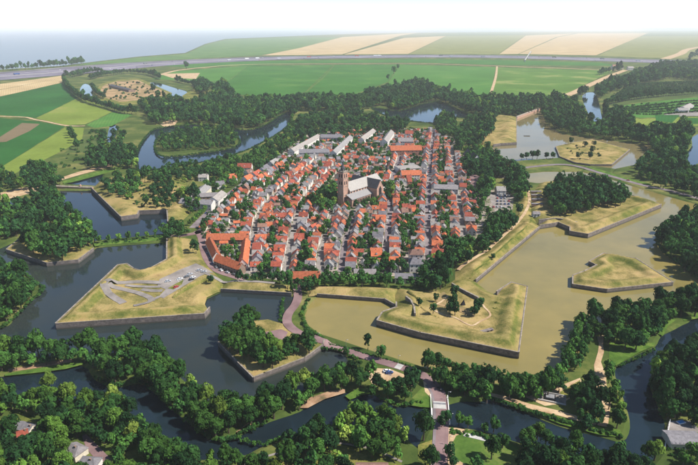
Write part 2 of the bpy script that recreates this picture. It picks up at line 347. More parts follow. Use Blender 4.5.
def build_ground():
    pts = []; edges = []; zz = []
    def loop(poly):
        n0 = len(pts); m = len(poly)
        for i, p in enumerate(poly): pts.append(p); zz.append(.12)
        edges.extend((n0 + i, n0 + (i + 1) % m) for i in range(m))
    for p in water_w: loop(p)
    for p in isle_w: loop(p)
    bank = []
    for k, p in enumerate(water_w + isle_w):
        s = (1 if area(p) > 0 else -1) * (1 if k < len(water_w) else -1)
        n = len(p); off = 2.6 if k else 30
        for i in range(n):
            a, b = p[i], p[(i + 1) % n]; L = math.hypot(b[0] - a[0], b[1] - a[1])
            if L < .5: continue
            nx, ny = (b[1] - a[1]) / L * s, -(b[0] - a[0]) / L * s
            step = 7 if k else 400
            m = max(1, int(L / step))
            for q in range(m):
                t = (q + .5) / m; bank.append((a[0] + (b[0] - a[0]) * t + nx * off, a[1] + (b[1] - a[1]) * t + ny * off))
    B = np.array(bank); wet = np.zeros(len(B), bool)
    for p in water_w: wet |= inpoly(B[:, 0], B[:, 1], p)
    isl = np.zeros(len(B), bool)
    for p in isle_w: isl |= inpoly(B[:, 0], B[:, 1], p)
    ok = ~wet | isl
    dmin = np.full(len(B), 1e9)
    for k, p in enumerate(water_w + isle_w):
        for i in range(len(p)): dmin = np.minimum(dmin, segdist(B[:, 0], B[:, 1], p[i], p[(i + 1) % len(p)]))
    ok &= dmin > 1.8
    for p in B[ok]: pts.append(tuple(p)); zz.append(BASE)
    far = 58000
    for p in [(-far, -300), (far, -300), (far, far), (-far, far)]: pts.append(p); zz.append(BASE)
    vs, es, fs, ov, oe, of = delaunay_2d_cdt([Vector(p) for p in pts], edges, [], 0, 1e-4)
    zs = [max((zz[i] for i in o), default=.12) if o else .12 for o in ov]
    V = np.array([(v.x, v.y) for v in vs])
    C = np.array([V[list(f)].mean(0) for f in fs])
    wet = np.zeros(len(C), bool)
    for p in water_w: wet |= inpoly(C[:, 0], C[:, 1], p)
    isl = np.zeros(len(C), bool)
    for p in isle_w: isl |= inpoly(C[:, 0], C[:, 1], p)
    keep = ~wet | isl
    fs = [f for f, k in zip(fs, keep) if k]
    tag(mesh('ground', [(v.x, v.y, z) for v, z in zip(vs, zs)], fs, M['ground']), kind='structure')
build_ground()

# ------------------------------------------------------------------ earthworks
EARTH = []                                           # (polygon, zfun)
def height(x, y):
    X = np.atleast_1d(np.asarray(x, float)); Y = np.atleast_1d(np.asarray(y, float)); Z = np.full(X.shape, BASE)
    for poly, bb, zf in EARTH:
        m = (X > bb[0]) & (X < bb[1]) & (Y > bb[2]) & (Y < bb[3])
        if not m.any(): continue
        idx = np.where(m)[0]; k = idx[inpoly(X[idx], Y[idx], poly)]
        if len(k): Z[k] = np.maximum(Z[k], zf(X[k], Y[k]))
    return Z
def H1(x, y): return float(height([x], [y])[0])
def triangulate(poly, grid, extra=()):
    a = np.array(poly); x0, y0 = a.min(0); x1, y1 = a.max(0)
    pts = []; dens = []
    for i in range(len(poly)):                       # subdivide the outline
        p, q = poly[i], poly[(i + 1) % len(poly)]; L = math.hypot(q[0] - p[0], q[1] - p[1]); n = max(1, int(L / (grid * 1.5)))
        dens += [(p[0] + (q[0] - p[0]) * k / n, p[1] + (q[1] - p[1]) * k / n) for k in range(n)]
    gx = np.arange(x0, x1, grid); gy = np.arange(y0, y1, grid)
    X, Y = np.meshgrid(gx, gy); X = X.copy(); X[::2] += grid / 2; X = X.ravel(); Y = Y.ravel()
    m = inpoly(X, Y, poly); X, Y = X[m], Y[m]
    d = np.full(len(X), 1e9)
    for i in range(len(dens)): d = np.minimum(d, segdist(X, Y, dens[i], dens[(i + 1) % len(dens)]))
    X, Y = X[d > grid * .4], Y[d > grid * .4]
    pts = [Vector(p) for p in dens] + [Vector((x, y)) for x, y in zip(X, Y)]
    n = len(dens)
    vs, es, fs, *_ = delaunay_2d_cdt(pts, [(i, (i + 1) % n) for i in range(n)], [], 1, 1e-4)
    V = np.array([(v.x, v.y) for v in vs])
    return V, fs
def earthwork(name, label, pts, walls, prof=(3.0, 6.0, 6, 4, 7, 3.2), grid=3.0, gorge=.45, mat='drygrass', slope='slopegrass', cat='bastion', bumpy=.55, wallmat='scarp', seed=1):
    """earth rampart behind masonry scarps; walls = indices of the outline edges that carry a scarp wall"""
    hw, top, ws, wc, wb, ter = prof
    poly = GP(pts); n = len(poly)
    wl = [(poly[i], poly[(i + 1) % n]) for i in walls]; ot = [(poly[i], poly[(i + 1) % n]) for i in range(n) if i not in walls]
    xs, zs = [0, 1.8, 1.8 + ws, 1.8 + ws + wc, 1.8 + ws + wc + wb, 1e4], [hw, hw + .2, top, top - .3, ter, ter]
    def zf(X, Y):
        d = np.full(X.shape, 1e9)
        for a, b in wl: d = np.minimum(d, segdist(X, Y, a, b))
        z = np.interp(d, xs, zs) + fbm(X, Y, 9, seed) * bumpy * np.clip((d - 1) / 4, 0, 1)
        e = np.full(X.shape, 1e9)
        for a, b in ot: e = np.minimum(e, segdist(X, Y, a, b))
        return np.maximum(np.minimum(z, BASE + .08 + e * gorge), .3)
    a = np.array(poly); EARTH.append((poly, (a[:, 0].min(), a[:, 0].max(), a[:, 1].min(), a[:, 1].max()), zf))
    cx, cy_ = a.mean(0)
    t = empty(name, (cx, cy_, 0)); tag(t, label, cat)
    V, fs = triangulate(poly, grid); Z = zf(V[:, 0], V[:, 1])
    v3 = np.column_stack([V[:, 0] - cx, V[:, 1] - cy_, Z])
    mesh('earthwork', v3, fs, M['earth'], t, sm=True)
    s = 1 if area(poly) > 0 else -1
    for i in walls:
        (ax, ay), (bx, by) = poly[i], poly[(i + 1) % n]; L = math.hypot(bx - ax, by - ay); ux, uy = (bx - ax) / L, (by - ay) / L
        nx, ny = uy * s, -ux * s; ang = math.atan2(uy, ux)
        def q(u, o): return (ax + ux * u + nx * o - cx, ay + uy * u + ny * o - cy_)
        m = MB(); m.box(-.55, L + .55, min(0, 0), 1.0, -1.5, hw)
        # local frame: x along the wall, y outward
        ws_ = mesh('scarp_wall', [(x, y if s < 0 else -y, z) for x, y, z in m.v], m.f, M[wallmat], t)
        ws_.location = (ax - cx, ay - cy_, 0); ws_.rotation_euler[2] = ang
        c = MB(); c.box(-.6, L + .6, .45, 1.08, hw + .003, hw + .2)
        co = mesh('coping', [(x, y if s < 0 else -y, z) for x, y, z in c.v], c.f, M['coping'], ws_)
    return t
def drape(name, pts, mat, off=.12, grid=3.0, px=True, kind='structure', sm=False, flat=None):
    poly = GP(pts, 1.2) if px else pts
    if sm: poly = smooth(poly)
    V, fs = triangulate(poly, grid)
    Z = height(V[:, 0], V[:, 1]) + off if flat is None else np.full(len(V), flat)
    return tag(mesh(name, np.column_stack([V, Z]), fs, M[mat]), kind=kind)
def sheet(name, pts, mat, z, px=True):
    poly = GP(pts, 1.2) if px else pts
    if area(poly) < 0: poly = poly[::-1]
    vs, _, fs, *_ = delaunay_2d_cdt([Vector(p) for p in poly], [], [list(range(len(poly)))], 1, 1e-4)
    return tag(mesh(name, [(v.x, v.y, z) for v in vs], fs, mat if not isinstance(mat, str) else M[mat]), kind='structure')
def resample(poly, step):
    out = [poly[0]]
    for a, b in zip(poly, poly[1:]):
        L = math.hypot(b[0] - a[0], b[1] - a[1]); n = max(1, round(L / step))
        out += [(a[0] + (b[0] - a[0]) * k / n, a[1] + (b[1] - a[1]) * k / n) for k in range(1, n + 1)]
    return out
def ribbon(name, pts, width, mat, off=.15, step=4.0, sm=True, z=None, kind='structure', shift=0.0, px=True):
    line = GP(pts, 1.2) if px else pts
    if sm: line = smooth(line, False, 5)
    line = resample(line, step); n = len(line); L = []; Rr = []
    for i in range(n):
        a, b = line[max(0, i - 1)], line[min(n - 1, i + 1)]; d = math.hypot(b[0] - a[0], b[1] - a[1]) or 1
        nx, ny = -(b[1] - a[1]) / d, (b[0] - a[0]) / d
        L.append((line[i][0] + nx * (width / 2 + shift), line[i][1] + ny * (width / 2 + shift))); Rr.append((line[i][0] - nx * (width / 2 - shift), line[i][1] - ny * (width / 2 - shift)))
    A = np.array(L + Rr)
    Z = (height(A[:, 0], A[:, 1]) + off) if z is None else np.full(len(A), z)
    if z is None: Z[:n] = Z[n:] = np.maximum(Z[:n], Z[n:])
    f = [(n + i, n + i + 1, i + 1, i) for i in range(n - 1)]
    return tag(mesh(name, np.column_stack([A, Z]), f, M[mat]), kind=kind)

BAST_A = [(58, 329), (204, 319), (209, 313), (205, 306), (207, 299), (222, 292), (224, 284), (210, 270), (201, 252), (194, 241), (180, 238.5), (168, 243), (168, 264), (152, 273), (141, 276), (134, 274), (127, 269), (119, 270)]
earthwork('bastion', 'large dry-grass bastion with car park, jutting into the dark moat', BAST_A, [0, 1, 10, 11, 12, 13, 14, 15, 16, 17], (4.6, 7.8, 3.5, 3, 4, 3.8), grid=1.9, seed=2)
BAST_B = [(378, 326), (420, 338), (517, 358), (526, 292), (511, 288), (497, 297), (487, 293), (475, 283), (455, 281), (440, 291), (420, 293), (398, 290), (395, 297), (397, 308), (397, 313), (383, 318)]
earthwork('bastion', 'dry-grass bastion with scattered trees, pointing into the brown moat', BAST_B, [0, 1, 2, 3, 4, 13, 14, 15], (4.6, 7.6, 4.5, 3.5, 6, 4.6), grid=1.9, seed=3)
BAST_C = [(539, 229), (558, 226), (570, 231), (570, 235), (587, 238), (660, 208), (632, 199), (600, 190), (560, 182), (540, 184), (531, 196), (531, 215)]
earthwork('bastion', 'tree-covered dry-grass bastion on the right of the brown moat', BAST_C, [0, 1, 2, 3, 4, 5], (4.4, 7.4, 4.5, 4, 5, 4.2), grid=2.4, seed=4, bumpy=1.0)
BAST_D = [(516, 145), (516, 119), (495, 117), (478, 128), (472, 140), (482, 146), (493, 147), (500, 146)]
earthwork('bastion', 'small dry-grass bastion with terraces beside the upper brown moat', BAST_D, [0, 1, 6, 7], (4.6, 7.5, 9, 8, 14, 4.6), grid=5, seed=5)
BAST_F = [(92, 191), (122, 221), (137, 219), (139, 215), (168, 214), (169, 226), (178, 226), (200, 206), (186, 188), (172, 177), (150, 178), (120, 178), (101, 181)]
earthwork('bastion', 'bushy overgrown bastion with dark wall on the blue moat, upper left', BAST_F, [0, 1, 2, 3, 4], (5.2, 7.5, 8, 6, 10, 4.4), grid=4, seed=6)
earthwork('mound', 'steep grassy hillock among trees on the upper left bastion', [(142, 193), (158, 196), (172, 197), (186, 188), (186, 182), (172, 176), (160, 182)], [], (14, 14, 1, 1, 1, 13), grid=4, gorge=.5, cat='hillock', seed=8)
earthwork('rampart', 'dry-grass rampart with dark wall between bastion car park and town gate', [(222, 292), (291, 296), (292, 287), (260, 284), (224, 283)], [0], (3.0, 5.0, 4, 5, 6, 2.5), grid=2.5, cat='rampart', seed=9)
earthwork('rampart', 'dry-grass rampart with dark wall under the tree row beside town gate', [(309, 298), (318, 297), (385, 302), (396, 308), (395, 297), (398, 290), (360, 288), (318, 288), (306, 290)], [1, 2], (3.0, 5.2, 4, 5, 6, 2.5), grid=2.5, cat='rampart', seed=10)
earthwork('rampart', 'long dry-grass rampart with diagonal wall along the brown moat', [(475, 283), (539, 229), (531, 215), (531, 196), (522, 200), (505, 232), (482, 254), (455, 268), (455, 281)], [0], (3.4, 7.4, 5, 4, 6, 4.0), grid=2.2, cat='rampart', seed=11)
earthwork('rampart', 'narrow dry-grass rampart beside the trees at the upper brown moat', [(507, 163.5), (521, 174), (526, 183), (531, 196), (522, 200), (512, 180), (500, 165), (476, 147), (482, 146), (492, 150)], [9], (3, 5, 6, 6, 8, 3), grid=5, cat='rampart', seed=12)
earthwork('ravelin', 'bare grassy island ravelin with notched back in the brown moat', RAV_BC, [0, 1, 2, 3, 4, 5, 6, 7, 8], (3.2, 5.6, 3.5, 3.5, 4.5, 3.0), grid=2.0, cat='island', seed=13, bumpy=1.0)
earthwork('ravelin', 'wooded island ravelin with grassy edge in the dark moat, far left', RAV_FA, [0, 1, 2, 7], (3.8, 4.4, 6, 6, 9, 3.2), cat='island', seed=14)
earthwork('ravelin', 'flat dry-grass island ravelin with bushes in the upper right moat', RAV_CD, [2, 3, 4, 0, 1, 5, 6, 7], (2.6, 3.6, 7, 8, 9, 2.8), grid=4, cat='island', seed=15)
RAV_AB = [(220, 347), (254, 381.5), (264, 377.5), (304, 362), (322, 349), (323, 345), (308, 337), (291, 331), (285, 326), (268, 321), (246, 323), (230, 332)]
earthwork('ravelin', 'wooded ravelin with brown plaza between the dark moat and the road', RAV_AB, [0, 1, 2, 3, 4, 11], (3.4, 3.7, 3, 3, 6, 2.6), grid=2.5, cat='island', seed=16)

def bank(name, label, pts, top, grid=1.8, gorge=1.0, seed=20, cat='earth bank'): earthwork(name, label, pts, [], (top, top, 1, 1, 1, top), grid=grid, gorge=gorge, cat=cat, seed=seed, bumpy=.3)
# traverses and inner terraces standing on the bastions
for i, (a, b) in enumerate((((495, 303), (509, 304.5)), ((492, 308.5), (508, 310.5)), ((490, 314), (506, 316.5)))):
    bank('traverse', 'low grassy traverse, %s from the tip on the bare bastion' % ORD[3 - i], [(a[0], a[1] - 1.4), (b[0], b[1] - 1.4), (b[0], b[1] + 1.4), (a[0], a[1] + 1.4)], 6.4, 1.4, 2.6, 21 + i)
bank('inner_bank', 'curved grassy inner bank beside the paths of the bare bastion', [(402, 296), (412, 296), (420, 303), (424, 312), (432, 319), (446, 324), (446, 327), (428, 322), (418, 314), (412, 304)], 7.0, 1.6, 2.0, 25)
bank('inner_bank', 'long straight grassy inner bank on the car-park bastion', [(170, 303), (186, 291), (205, 283), (216, 284), (214, 287), (204, 287), (188, 295), (174, 306)], 6.6, 1.6, 2.2, 26)
def wall_line(name, label, pts, z0, z1, th=1.0):
    w_ = GP(pts, z1); cx = sum(p[0] for p in w_) / len(w_); cyy = sum(p[1] for p in w_) / len(w_)
    t = empty(name, (cx, cyy, 0)); tag(t, label, 'wall')
    for a, b in zip(w_, w_[1:]):
        L = math.hypot(b[0] - a[0], b[1] - a[1]); o = MB().box(0, L + .3, -th / 2, th / 2, z0, z1).build('wall_section', M['scarp'], t); o.location = (a[0] - cx, a[1] - cyy, 0); o.rotation_euler[2] = math.atan2(b[1] - a[1], b[0] - a[0])
        c = MB().box(0, L + .3, -th / 2 - .1, th / 2 + .1, z1 + .003, z1 + .2).build('coping', M['coping'], o)
wall_line('flank_wall', 'dark curved flank wall inside the notch of the bare bastion', [(406, 296), (411, 300), (414, 306), (415, 313)], 2, 7.2)
wall_line('flank_wall', 'dark straight flank wall below the grove of the right-hand bastion', [(539, 219.5), (556, 218), (568, 219.5), (577, 222)], 2, 7.0)
wall_line('flank_wall', 'dark low wall at the bend of the long diagonal rampart', [(452, 283), (458, 287), (470, 293), (478, 297)], 2, 6.6)

# ------------------------------------------------------------------ fields, roads, paths
def fieldmat(name, c, v=.2, streak=None, ang=0.0):
    m, nt, b = newmat(name); p = geo(nt)
    n = noise(nt, .006, 5, p, .6); n2 = noise(nt, .12, 4, p, .7)
    mp = nt.nodes.new('ShaderNodeMapping'); nt.links.new(p, mp.inputs[0]); mp.inputs['Rotation'].default_value = (0, 0, ang)
    wv = nt.nodes.new('ShaderNodeTexWave'); wv.inputs['Scale'].default_value = .05; wv.inputs['Distortion'].default_value = 1.5; nt.links.new(mp.outputs[0], wv.inputs['Vector'])
    a = ramp(nt, n, [(.3, tuple(x * (1 - v) for x in c)), (.55, c), (.75, streak or tuple(x * (1 + v) for x in c))])
    a = mixc(nt, .35, a, ramp(nt, n2, [(.3, (.6, .6, .6)), (.7, (1.25, 1.25, 1.2))]), 'MULTIPLY')
    a = mixc(nt, .22, a, ramp(nt, wv.outputs['Fac'], [(0, (.5, .5, .5)), (1, (1.3, 1.3, 1.3))]), 'MULTIPLY')
    nt.links.new(a, b.inputs['Base Color']); b.inputs['Roughness'].default_value = .95; b.inputs['Specular IOR Level'].default_value = .02
    return m
M['dryfort'] = surf('dry_fort_ground', [(.3, (.10, .10, .04)), (.45, (.24, .17, .08)), (.6, (.34, .22, .12)), (.75, (.40, .30, .18))], .02, .12, fine=.25)
FD = {'dg': fieldmat('dark_green_crop', (.024, .095, .02), .25, ang=.5), 'lg': fieldmat('yellow_green_meadow', (.15, .20, .035), .25, (.22, .22, .06), .6), 'g': fieldmat('green_meadow', (.045, .135, .024), .25, (.09, .17, .036), .2),
      'g2': fieldmat('fresh_green_meadow', (.062, .16, .03), .2, (.11, .195, .046), -.3), 'tan': fieldmat('mown_hay_field', (.42, .31, .165), .2, (.50, .39, .23), -.5), 'ol': fieldmat('olive_meadow', (.18, .185, .06), .25, (.25, .235, .09), -.5),
      'str': fieldmat('streaky_meadow', (.085, .165, .03), .3, (.32, .28, .11), .1), 'rough': fieldmat('rough_grassland', (.07, .10, .03), .4, (.17, .165, .06), .3), 'orch': fieldmat('orchard_grass', (.06, .09, .026), .4, (.14, .16, .045), .1),
      'pale': fieldmat('pale_shore_grass', (.085, .16, .045), .25, (.17, .2, .075), .0), 'brn': fieldmat('bare_brown_soil', (.16, .12, .07), .2, ang=.5)}
def field(pts, k, z=1.28): return sheet('field', pts, FD[k], z)
field([(-300, 112), (0, 97), (62, 83), (78, 97.5), (36, 118), (0, 115), (-300, 122)], 'dg')
field([(36, 118.5), (78, 98), (92, 100), (112, 112), (85, 124.5), (66, 125)], 'lg')
field([(86, 125), (112.5, 112.4), (133, 114.5), (112, 126), (95, 128)], 'g2', 1.3)
field([(-300, 124), (0, 118), (36, 121.5), (65, 126.5), (20, 155), (0, 168), (-300, 220)], 'dg')
field([(-40, 144), (0, 137), (22, 123), (40, 124), (30, 131), (6, 142)], 'brn', 1.36)
field([(66, 127), (84, 128), (82, 140), (60, 152), (40, 162), (22, 170), (2, 180), (-10, 174), (20, 155.5)], 'lg')
field([(85, 129), (104, 129), (106, 148), (96, 152), (64, 153), (82, 141)], 'rough')
field([(-300, 106), (0, 90), (62, 78), (62, 82.6), (30, 90), (0, 96.5), (-300, 111)], 'tan', 1.3)
field([(-300, 100), (0, 84), (64, 75.5), (62, 78), (0, 89.7), (-300, 105.5)], 'tan', 1.34)
field([(152, 79), (172, 71.5), (248, 65.8), (227, 82), (200, 81)], 'g2')
field([(248.6, 65.8), (333, 65), (305, 92), (280, 97), (230, 94), (202, 82), (227, 82.4)], 'g')
field([(334, 65), (399, 64.6), (388, 82), (345, 98), (300, 99), (306, 92)], 'g')
field([(400, 64.6), (496, 67.2), (489, 99), (440, 96), (389, 86), (388.6, 82.4)], 'g2')
field([(498, 67.4), (614, 70.6), (580, 87), (562, 98), (491, 100)], 'str')
field([(120, 62.5), (200, 62), (300, 60.4), (420, 59.2), (500, 60), (600, 62.6), (620, 66), (500, 65), (420, 62.6), (300, 63.4), (190, 68)], 'g', 1.3)
# beyond the motorway
field([(262, 55.5), (300, 48), (342, 37.16), (420, 32.6), (400, 35.79), (342, 54.5)], 'tan', 1.4)
field([(344, 54.5), (404, 38), (446, 36.02), (408, 54)], 'tan', 1.4)
field([(409, 54), (447, 36.02), (525, 35.34), (498, 54.3)], 'ol', 1.4)
field([(499, 54.3), (526, 35.57), (574, 33.51), (556, 37.16), (518, 54)], 'tan', 1.4)
field([(519, 54), (558, 37.16), (578, 33.51), (648, 33.06), (596, 55.5)], 'tan', 1.45)
field([(597, 56), (640, 36.25), (720, 35.79), (900, 37.16), (900, 60), (665, 58.5)], 'ol', 1.4)
field([(60, 66.5), (100, 62), (140, 57.5), (186, 54), (206, 45), (226, 40), (286, 37.62), (340, 37.25), (300, 48), (262, 55.3), (170, 60)], 'pale', 1.4)
# orchard country on the far right
field([(604, 100), (640, 84), (690, 80), (900, 84), (900, 100), (700, 96), (640, 102), (612, 106)], 'orch')
field([(606, 108), (640, 103), (700, 97), (900, 101), (900, 112), (690, 116), (640, 118), (612, 113)], 'g2', 1.3)
field([(612, 114), (640, 119), (690, 117), (900, 113), (900, 130), (690, 126), (650, 128), (620, 122)], 'lg', 1.32)
field([(655, 115), (680, 115), (672, 123), (656, 121)], 'dg', 1.38)
field([(684, 118), (698, 118), (698, 124), (680, 124)], 'dg', 1.38)
# fort in the far left
drape('fort_bank', [(92, 94), (102, 83.5), (118, 79.5), (140, 78.5), (154, 85), (172, 93), (168, 101), (140, 104), (118, 106), (100, 101)], 'slopegrass', .10, 25)
drape('fort_ground', [(98, 93), (104, 85), (118, 81), (138, 80), (150, 86), (168, 93), (158, 97), (140, 100), (120, 102), (106, 98)], 'dryfort', .16, 25)
drape('meadow', [(182, 96), (195, 88), (215, 92), (222, 100), (205, 103), (188, 101)], 'slopegrass', .13, 25)
drape('sandy_bank', [(160, 74), (200, 73), (196, 79), (172, 78)], 'sand', .13, 25)
# motorway: two carriageways and a service road with verges between
A1 = [(-300, 93), (-100, 83.5), (0, 76.5), (60, 72), (100, 68.4), (160, 63.6), (230, 60.2), (300, 57.8), (420, 56.4), (500, 56.9), (560, 58.4), (640, 61), (698, 62.6), (900, 68)]
for sh, wd, nm in ((-95, 150, 'motorway'), (75, 150, 'motorway'), (195, 50, 'service_road')):
    ribbon(nm, A1, wd, 'motorway', step=60, z=1.75, shift=sh)
ribbon('median_strip', A1, 16, 'concrete', step=60, z=1.9, shift=-10)
ribbon('farm_track', [(160, 75), (185, 69.4), (245, 64.6), (330, 63.9), (420, 63.7), (500, 66.2), (560, 68.3), (618, 70.6)], 22, 'sand', step=40, z=1.5)
ribbon('farm_track', [(556, 100), (575, 92), (592, 84), (610, 76), (626, 70)], 26, 'sand', step=30, z=1.52)
ribbon('farm_track', [(665, 59), (680, 54), (700, 47), (760, 40)], 60, 'sand', step=60, z=1.6)
ribbon('farm_track', [(-200, 117), (0, 116.4), (36, 119.8), (66, 125.6), (85, 126)], 7, 'sand', step=15, z=1.42)
ribbon('footpath', [(497, 66.5), (496, 76), (492, 90), (489, 99)], 9, 'sand', step=20, z=1.44)
ribbon('footpath', [(334, 65.5), (324, 77), (306, 92)], 6, 'lawn', step=20, z=1.44)
# sandy ground beside the left forest
drape('sandy_ground', [(-60, 199), (0, 193), (20, 188), (38, 187), (36, 192), (20, 196), (0, 201), (-60, 208)], 'sand', .1, 5)
drape('dike_path', [(60, 178), (78, 172), (98, 167), (120, 161), (120, 163.5), (98, 170), (78, 175.5), (62, 180)], 'sand', .1, 8)
drape('path_junction', [(160, 124), (170, 119.5), (178, 121), (174, 126), (164, 127)], 'sand', .1, 8)
drape('reed_bank', [(62, 181.5), (80, 176), (100, 171), (124, 165), (124, 168), (100, 175), (78, 181), (64, 184)], 'reeds', .12, 6)
# gate road from the town to the foreground
ROAD = [(296, 285), (298, 296), (295, 305), (289, 313), (287, 320), (290, 328), (301, 336), (320, 343), (345, 350), (375, 359.5), (400, 367), (418, 373), (429, 380), (436, 390), (439, 400), (440.5, 412), (441, 430), (440, 452), (438, 480)]
ribbon('road', ROAD, 6.2, 'brickroad', .18, 3)
ribbon('pavement', [(436, 383), (443, 391), (446, 402), (447, 415), (447, 432), (446, 455), (445, 480)], 1.5, 'brickroad', .23, 3)
ribbon('cycle_path', [(426, 385), (431, 392), (433.5, 402), (434.5, 414), (434.5, 432), (433, 455), (432, 480)], 1.4, 'asphalt', .23, 3)
drape('zebra_crossing', [(398, 363.5), (404, 365.5), (400, 370), (394, 368)], 'concrete', .24, 2)
drape('gravel_yard', [(366, 373), (372, 368), (390, 369), (413, 378), (412, 386), (400, 388), (385, 386), (372, 384)], 'sand', .1, 3)
drape('parking_area', [(383, 369), (393, 372), (391, 376), (382, 373)], 'asphalt', .16, 3)
drape('reed_bank', [(345, 396), (356, 389), (368, 388), (372, 393), (362, 395), (350, 400)], 'reeds', .12, 3)
drape('reed_bank', [(409, 405), (420, 399), (434, 396), (435, 408), (420, 407)], 'reeds', .12, 3)
drape('earth_bank', [(300, 408), (309, 398), (330, 391), (345, 389), (345, 393), (325, 399), (308, 408)], 'redearth', .12, 3)
drape('earth_bank', [(236, 432), (250, 421), (266, 416), (267, 421), (250, 427), (239, 434)], 'redearth', .12, 3)
drape('earth_bank', [(8, 369), (30, 366), (55, 361), (72, 359), (72, 362), (50, 366), (28, 369.5), (8, 372)], 'redearth', .12, 3)
drape('reed_bank', [(5, 374), (40, 368), (66, 363), (82, 361.5), (83, 364.5), (66, 369), (40, 372.5), (5, 376)], 'reeds', .12, 3)
# promenade on the right
drape('sandy_path', [(490, 393), (505, 396), (530, 404), (560, 411), (590, 420), (606, 424), (607, 427), (588, 424), (560, 416), (530, 409), (505, 400), (490, 396)], 'sand', .14, 3)
drape('sandy_path', [(597, 337), (604, 335), (603, 345), (604, 352), (601, 362), (606, 376), (607, 392), (611, 402), (608, 425), (603, 424), (603, 405), (598, 395), (595, 380), (594, 365), (598, 352), (599, 344)], 'sand', .15, 3)
drape('sandy_ground', [(525, 397), (545, 392), (562, 385), (580, 378), (583, 385), (575, 396), (560, 404), (545, 406)], 'sand', .12, 3)
drape('dry_meadow', [(560, 392), (572, 385), (580, 380), (581, 388), (572, 397), (562, 400)], 'slopegrass', .16, 3)
drape('reed_bank', [(609, 342), (625, 345), (640, 343), (655, 343), (654, 346), (640, 352), (624, 361), (616, 366), (609, 358)], 'reeds', .14, 3)
drape('reed_bank', [(660, 318), (668, 312), (676, 320), (668, 326), (663, 336), (658, 334)], 'reeds', .14, 3)
drape('reed_bank', [(682, 318), (700, 312), (740, 300), (745, 303), (700, 318), (684, 321)], 'reeds', .14, 3)
drape('canal_bank', [(488, 397), (505, 401), (530, 410), (560, 417), (590, 425), (620, 430), (624, 438), (600, 435), (560, 424), (520, 408), (497, 397.5)], 'reeds', .12, 3)
# foreground gardens
drape('lawn', [(450, 434), (470, 430), (500, 440), (519, 448), (519, 480), (455, 480), (448, 455)], 'lawn', .1, 3)
drape('sandy_verge', [(446, 428), (456, 428), (470, 430), (456, 436), (451, 446), (454, 458), (468, 466), (462, 480), (449, 480)], 'sand', .15, 3)
drape('concrete_slab', [(463, 436), (466, 433), (489, 439), (487, 442)], 'concrete', .22, 3)
drape('sandy_verge', [(418, 445), (432, 440), (433, 470), (418, 460)], 'slopegrass', .15, 3)
drape('lawn', [(425, 385), (433, 395), (433, 408), (420, 404), (412, 398)], 'lawn', .1, 3)
drape('sandy_verge', [(423, 381), (428, 384), (434, 394), (431, 398), (425, 392)], 'sand', .14, 3)
drape('lawn', [(245, 462), (285, 449), (330, 442), (350, 447), (372, 452), (400, 455), (405, 480), (245, 480)], 'slopegrass', .1, 3)
ribbon('garden_path', [(244, 464), (262, 458), (285, 451.5), (310, 447), (338, 443.5), (356, 446), (375, 450), (402, 462)], 1.3, 'paving', .2, 3)
drape('lawn', [(-5, 420), (18, 414), (35, 421), (52, 419), (48, 428), (36, 428), (20, 427), (4, 432), (-5, 436)], 'slopegrass', .1, 3)
drape('lawn', [(106, 433), (114, 431), (117, 440), (112, 446), (106, 442)], 'lawn', .1, 3)
drape('lawn', [(126, 452), (138, 448), (150, 450), (146, 480), (128, 480)], 'slopegrass', .1, 3)
drape('driveway', [(82, 436), (86, 434), (100, 448), (110, 458), (116, 470), (104, 472), (96, 460), (86, 448)], 'brickroad', .14, 3)
# plaza on the ravelin, paving on the car-park bastion
drape('plaza', [(260, 338), (266, 334), (281, 331), (288, 334), (285, 341), (272, 344)], 'brickroad', .16, 2.5)
drape('parking_area', [(160, 283), (178, 273.5), (196, 266.5), (214, 273.5), (200, 280), (184, 289), (172, 297), (164, 302), (159, 300), (166, 293), (158, 289)], 'paving', .2, 2.0)
for k_ in range(9): ribbon('bay_marking', [(176 + k_ * 2.6, 283 - k_ * 1.25), (179.5 + k_ * 2.6, 284.6 - k_ * 1.25)], .22, 'white', .34, 2, sm=False)
drape('grass_island', [(168, 292), (176, 287), (184, 283), (182, 287.5), (174, 293)], 'slopegrass', .32, 2.0)
ribbon('bastion_path', [(163, 286.5), (148, 285.5), (130, 285.5), (112, 287.5), (105, 292), (112, 299), (124, 307)], 5.5, 'paving', .22, 2.0)
ribbon('bastion_path', [(110, 290), (124, 292.5), (138, 296), (150, 301), (152, 305)], 4.6, 'paving', .24, 2.0)
ribbon('bastion_path', [(161, 290), (150, 290), (138, 289.5), (126, 288.5)], 3.4, 'paving', .26, 2.0)
ribbon('bastion_path', [(163, 294), (153, 294), (142, 292.5)], 4.4, 'paving', .24, 2.0)
ribbon('bastion_path', [(160, 300), (148, 306), (134, 309)], 3.0, 'paving', .24, 2.0)
ribbon('bastion_path', [(205, 276), (215, 281), (228, 284), (245, 285), (275, 287)], 3.0, 'paving', .25, 2.5)
ribbon('rampart_street', [(246, 280), (232, 276), (216, 270), (207, 260), (203, 248), (201, 238), (197, 231)], 6, 'brickroad', .2, 3)
ribbon('rampart_street', [(170, 236.5), (182, 235.6), (192, 234), (200, 231), (212, 218), (226, 204), (240, 190), (256, 180)], 7, 'brickroad', .2, 4)
# causeway road to the right bastion
ribbon('causeway_road', [(500, 178), (520, 169), (540, 166), (562, 164.5), (580, 167), (600, 173), (640, 184.5), (662, 189), (700, 199), (800, 228)], 8, 'asphalt', .2, 6)
drape('grass_strip', [(583, 165.5), (600, 169.5), (628, 178.5), (652, 184), (650, 185), (626, 180.5), (600, 172)], 'reeds', .12, 6)
drape('causeway_bank', [(93, 243), (110, 240), (140, 238.5), (166, 236), (168, 239), (140, 242.5), (110, 244.5), (95, 246.5)], 'reeds', .12, 3)
